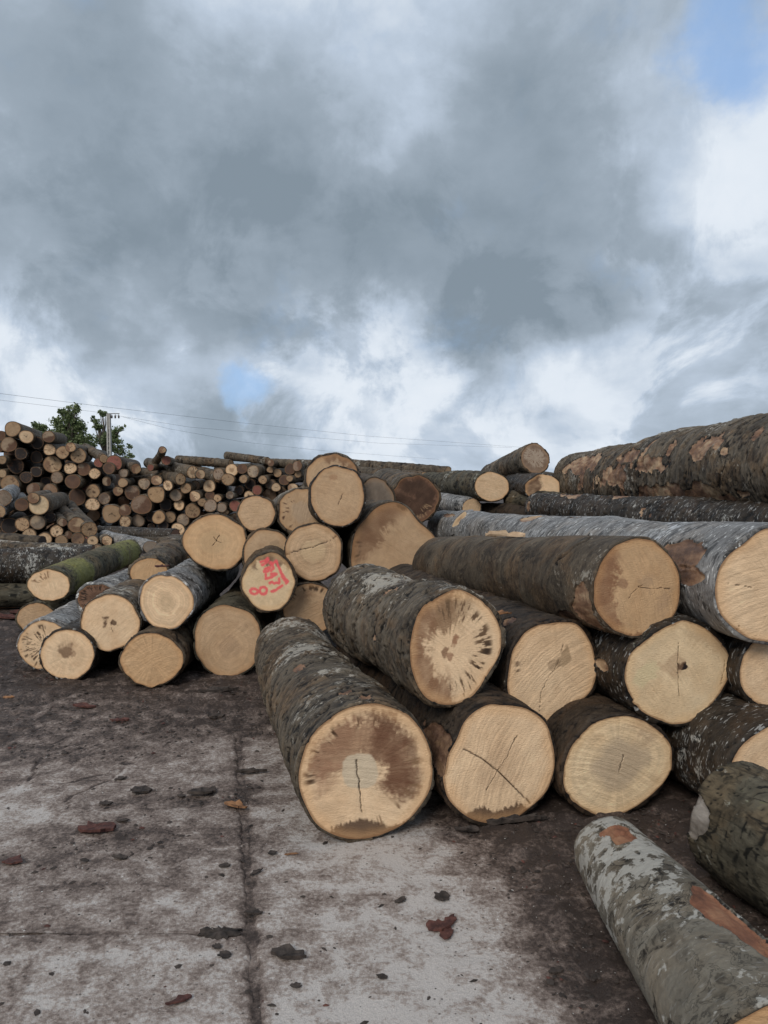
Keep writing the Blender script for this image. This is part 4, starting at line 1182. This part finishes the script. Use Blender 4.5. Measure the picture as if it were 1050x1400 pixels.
for (pts, rad, lab) in [
        ([(-60, 530, 34), (0, 538, 38), (150, 557, 48), (330, 578, 66), (500, 596, 95), (720, 612, 150)], .020, 'upper power line running across the whole sky from the left edge'),
        ([(-60, 540, 56), (0, 547, 57), (75, 556, 58.5), (152, 566, 60)], .020, 'power line from the left edge to the pole top'),
        ([(158, 568, 60), (260, 584, 72), (380, 594, 90), (520, 606, 125), (700, 612, 190)], .020, 'power line leaving the pole to the right, uppermost of two'),
        ([(168, 570, 60), (230, 586, 68), (330, 604, 84), (440, 616, 112), (600, 628, 170)], .020, 'power line leaving the pole to the right, lower of two'),
        ]:
    P = [unproj(*q) for q in pts]
    fine = []
    for a, c in zip(P[:-1], P[1:]):
        fine += [a + (c - a) * t for t in np.linspace(0, 1, 8, endpoint=False)]
    fine.append(P[-1])
    b = MB(); b.tube([tuple(q) for q in fine], [rad * .42 * (.6 + .4 * q[1] / 60) for q in fine], 5)
    o = b.build('power_line', M_WIRE, None, True)
    tag(o, lab, 'cable', 'power lines')

# ------------------------------------------------------------------ bark litter on the ground
M_CH = {'red': simple_mat('bark_chip_red', (.040, .016, .014), (.115, .046, .035), 30, .7, .6, .006),
        'dark': simple_mat('bark_chip_dark', (.018, .014, .012), (.065, .050, .042), 30, .75, .6, .006),
        'pale': simple_mat('pale_splinter', (.36, .25, .16), (.58, .43, .29), 22, .7, .5, .004),
        'tan': simple_mat('bark_chip_tan', (.09, .045, .024), (.33, .165, .075), 22, .7, .6, .006)}


def flake(n=16, curl=.18, thick=.16, jag=.28):
    """a torn piece of bark about 2 units long lying in the xy plane"""
    ang = np.sort(np.linspace(0, 2 * math.pi, n, endpoint=False) + rng.uniform(-.12, .12, n))
    rr = 1 + rng.uniform(-jag, jag, n)
    out = []
    for ring, h in ((1.0, 0), (1.0, 1), (.55, 1.25), (.0, 1.3)):
        for k in range(n if ring > 0 else 1):
            x = math.cos(ang[k]) * rr[k] * ring; y = math.sin(ang[k]) * rr[k] * ring * .42
            out.append((x, y, thick * h + curl * (y / .42) ** 2 * .8 + curl * .4 * x * x + rng.uniform(-.05, .05) * (ring > 0)))
    f = []
    for g in range(2):
        for k in range(n):
            k2 = (k + 1) % n
            f.append((g * n + k, g * n + k2, (g + 1) * n + k2, (g + 1) * n + k))
    f += [(2 * n + k, 2 * n + (k + 1) % n, 3 * n) for k in range(n)]
    f.append(tuple(range(n))[::-1])
    return np.array(out), f


def chip(x, y, half, asp, rot, mat, label, z=.004, curl=.18, thick=.16, name='bark_chip'):
    P = gpt(x, y); D = P[1]; s = half / pxm(x, y, D)
    V, f = flake(curl=curl, thick=thick)
    V = V * np.array([s, s * asp, s])
    o = mesh_obj(name, V, f, M_CH[mat], smooth=False)
    o.location = (P[0], P[1], z)
    o.rotation_euler = (rng.uniform(-.1, .1), rng.uniform(-.1, .1), math.radians(rot))
    tag(o, label, 'bark', 'bark pieces on the ground')


for a in [
        (600, 1270, 17, 2.0, 20, 'red', 'left piece of the big reddish bark scrap on the pale concrete'),
        (610, 1279, 15, 1.4, 75, 'red', 'right piece of the big reddish bark scrap on the pale concrete'),
        (616, 1262, 13, 1.2, 55, 'red', 'back piece of the big reddish bark scrap on the pale concrete'),
        (604, 1229, 11, 2.0, 5, 'dark', 'round dark bark lump behind the big reddish scrap'),
        (548, 1233, 8, 1.6, 30, 'dark', 'small dark bark bit left of the round lump'),
        (394, 1309, 23, 1.1, -6, 'dark', 'long dark bark strip right of the slab joint'),
        (131, 1137, 26, 1.1, 3, 'red', 'long reddish bark strip on the left slab'),
        (18, 1180, 14, 1.8, -15, 'red', 'torn reddish bark piece at the left edge'),
        (246, 1371, 16, .9, 30, 'red', 'thin reddish bark sliver near the bottom edge'),
        (279, 1086, 20, 1.3, 22, 'dark', 'dark bark strip with a tan streak near the slab joint'),
        (322, 1104, 15, 1.3, -18, 'tan', 'orange wood chip at the head of the slab joint'),
        (194, 1083, 15, 1.8, 15, 'dark', 'dark crumbly bark piece on the middle of the left slab'),
        (165, 1066, 7, 1.8, 10, 'dark', 'small dark bark bit behind the crumbly piece'),
        (145, 1100, 8, 1.4, 0, 'dark', 'small brown bark bit behind the long reddish strip'),
        (168, 1124, 8, 1.2, 0, 'dark', 'small dark bark bit right of the long reddish strip'),
        (248, 1090, 6, 1.8, 0, 'dark', 'dark pebble-like bark bit left of the streaked strip'),
        (165, 1175, 11, 1.1, -10, 'dark', 'flat dark bark bit in front of the long reddish strip'),
        (116, 1178, 6, 1.6, 0, 'dark', 'tiny dark bark bit near the left slab middle'),
        (308, 1186, 9, 1.2, 20, 'dark', 'dark bark bit just left of the slab joint'),
        (350, 1195, 10, .8, 55, 'dark', 'narrow dark bark sliver just right of the slab joint'),
        (348, 1250, 12, 1.2, 5, 'dark', 'dark bark piece lying on the slab joint'),
        (372, 1168, 6, 1.8, 0, 'dark', 'dark lump right of the slab joint head'),
        (308, 1308, 9, 1.8, 10, 'dark', 'dark lump left of the slab joint near the bottom'),
        (296, 1296, 6, 1.8, 0, 'dark', 'small round lump beside the mud patch'),
        (522, 1338, 7, 1.8, 0, 'dark', 'small dark lump on the pale concrete in the middle'),
        (405, 1350, 7, 1.8, 0, 'dark', 'small dark lump in front of the long dark strip'),
        (300, 948, 22, .5, 4, 'dark', 'thin twig-like bark strip before the mossy ground log'),
        (390, 952, 14, .8, 20, 'dark', 'dark bark shred beside the foremost log'),
        (115, 968, 13, 1.0, 0, 'red', 'reddish bark bit in the mud before the left cluster'),
        (165, 987, 12, .8, 5, 'red', 'flat reddish bark bit in the mud further right'),
        (12, 955, 8, 1.0, 0, 'tan', 'orange wood chip in the mud at the left edge'),
        (295, 981, 11, 1.4, 5, 'dark', 'grey flat stone-like bark piece in the mud'),
        (345, 1058, 18, .6, 12, 'dark', 'dark bark shreds at the mud edge by the foremost log'),
        (700, 1128, 40, .35, 8, 'dark', 'long thin bark shred under the cross-cracked log'),
        (640, 1138, 20, .5, -5, 'dark', 'short bark shred left of the long thin one'),
        (760, 1330, 12, 1.0, 15, 'dark', 'dark bark bit near the slender log'),
        (880, 1315, 0.1, 1, 0, 'dark', None),
        (399, 1170, 9, .6, 0, 'tan', 'small orange bark sliver near the foremost log'),
        (30, 840, 16, 1.2, 10, 'red', 'reddish bark heap piece left of the leftmost log'),
        (8, 846, 16, 1.5, -20, 'red', 'reddish bark heap piece at the very left edge'),
        (14, 832, 18, 1.1, 5, 'tan', 'tan torn bark on the heap under the mossy green log'),
        (940, 1128, 10, 1.2, 10, 'red', 'reddish bark scrap between the two right foreground logs')]:
    if a[6]:
        chip(*a)
# a low clump of mud by the joint
P = gpt(300, 1276)
V, f = flake(40, -.02, .05, .20)
o = mesh_obj('mud_clump', V * np.array([.070, .085, .12]), f, M_CH['dark']); o.location = (P[0], P[1], .0)
tag(o, 'flat dark mud clump left of the slab joint', 'mud')


def flakes_on(x, y, D, half, asp, rot, mat, label, tilt=(0, 0)):
    P = unproj(x, y, D); s = half / pxm(x, y, D)
    V, f = flake(curl=.3)
    o = mesh_obj('bark_flake', V * np.array([s, s * asp, s]), f, M_CH[mat], smooth=False)
    o.location = tuple(P); o.rotation_euler = (tilt[0], tilt[1], math.radians(rot))
    tag(o, label, 'bark', 'bark flakes lying on logs')


flakes_on(822, 974, 3.55, 16, 1.2, 5, 'red', 'red bark flake on top of the grey-hearted ground log')
flakes_on(683, 842, 3.65, 15, 1.2, 15, 'tan', 'torn tan bark flake on the squarish log')
flakes_on(222, 776, 6.5, 9, 1.4, 20, 'red', 'reddish bark flake on the ringed log in the left cluster')
flakes_on(690, 738, 4.6, 26, .25, -25, 'pale', 'pale wood splinter lying on the long brown log')

# countless crumbs of bark and grit
def crumbs(name, n, mat, smin, smax, label, wet):
    V = []; Fc = []
    cnt = 0
    while cnt < n:
        x = rng.uniform(-3.6, 2.4, 400); y = 1.9 + 4.6 * rng.random(400) ** 1.3
        d = dirt(x, y)
        keep = rng.random(400) < (.05 + .95 * sstep(.4, .85, d) if wet else .5)
        for xx, yy, dd in zip(x[keep], y[keep], d[keep]):
            s = smin * (smax / smin) ** (rng.random() ** 1.7)
            a = rng.uniform(0, 6.28); el = rng.uniform(.35, 1)
            zz = max(.001, .010 * sstep(.45, .95, np.array([dd]))[0])
            b0 = len(V); ca, sa = math.cos(a), math.sin(a)
            for (px, py, pz) in ((1, 0, .2), (.3, .8, .3), (-.9, .4, .15), (-.7, -.6, .25), (.4, -.8, .2), (0, .05, .9)):
                px = px * s * rng.uniform(.7, 1.2); py = py * s * el * rng.uniform(.7, 1.2)
                V.append((xx + px * ca - py * sa, yy + px * sa + py * ca, zz + pz * s * .6 - .002))
            Fc += [(b0 + k, b0 + (k + 1) % 5, b0 + 5) for k in range(5)]
            cnt += 1
    o = mesh_obj(name, np.array(V), np.array(Fc), mat, smooth=False)
    tag(o, label, None, None, 'stuff')


crumbs('bark_crumbs', 17000, M_CH['dark'], .0035, .020, 'dark bark crumbs strewn over the yard', True)
crumbs('red_bark_crumbs', 800, M_CH['red'], .004, .018, 'reddish bark crumbs strewn over the yard', True)
crumbs('grit', 900, simple_mat('pale_grit', (.42, .40, .37), (.62, .60, .56), 30), .002, .006, 'pale grit scattered on the concrete', False)
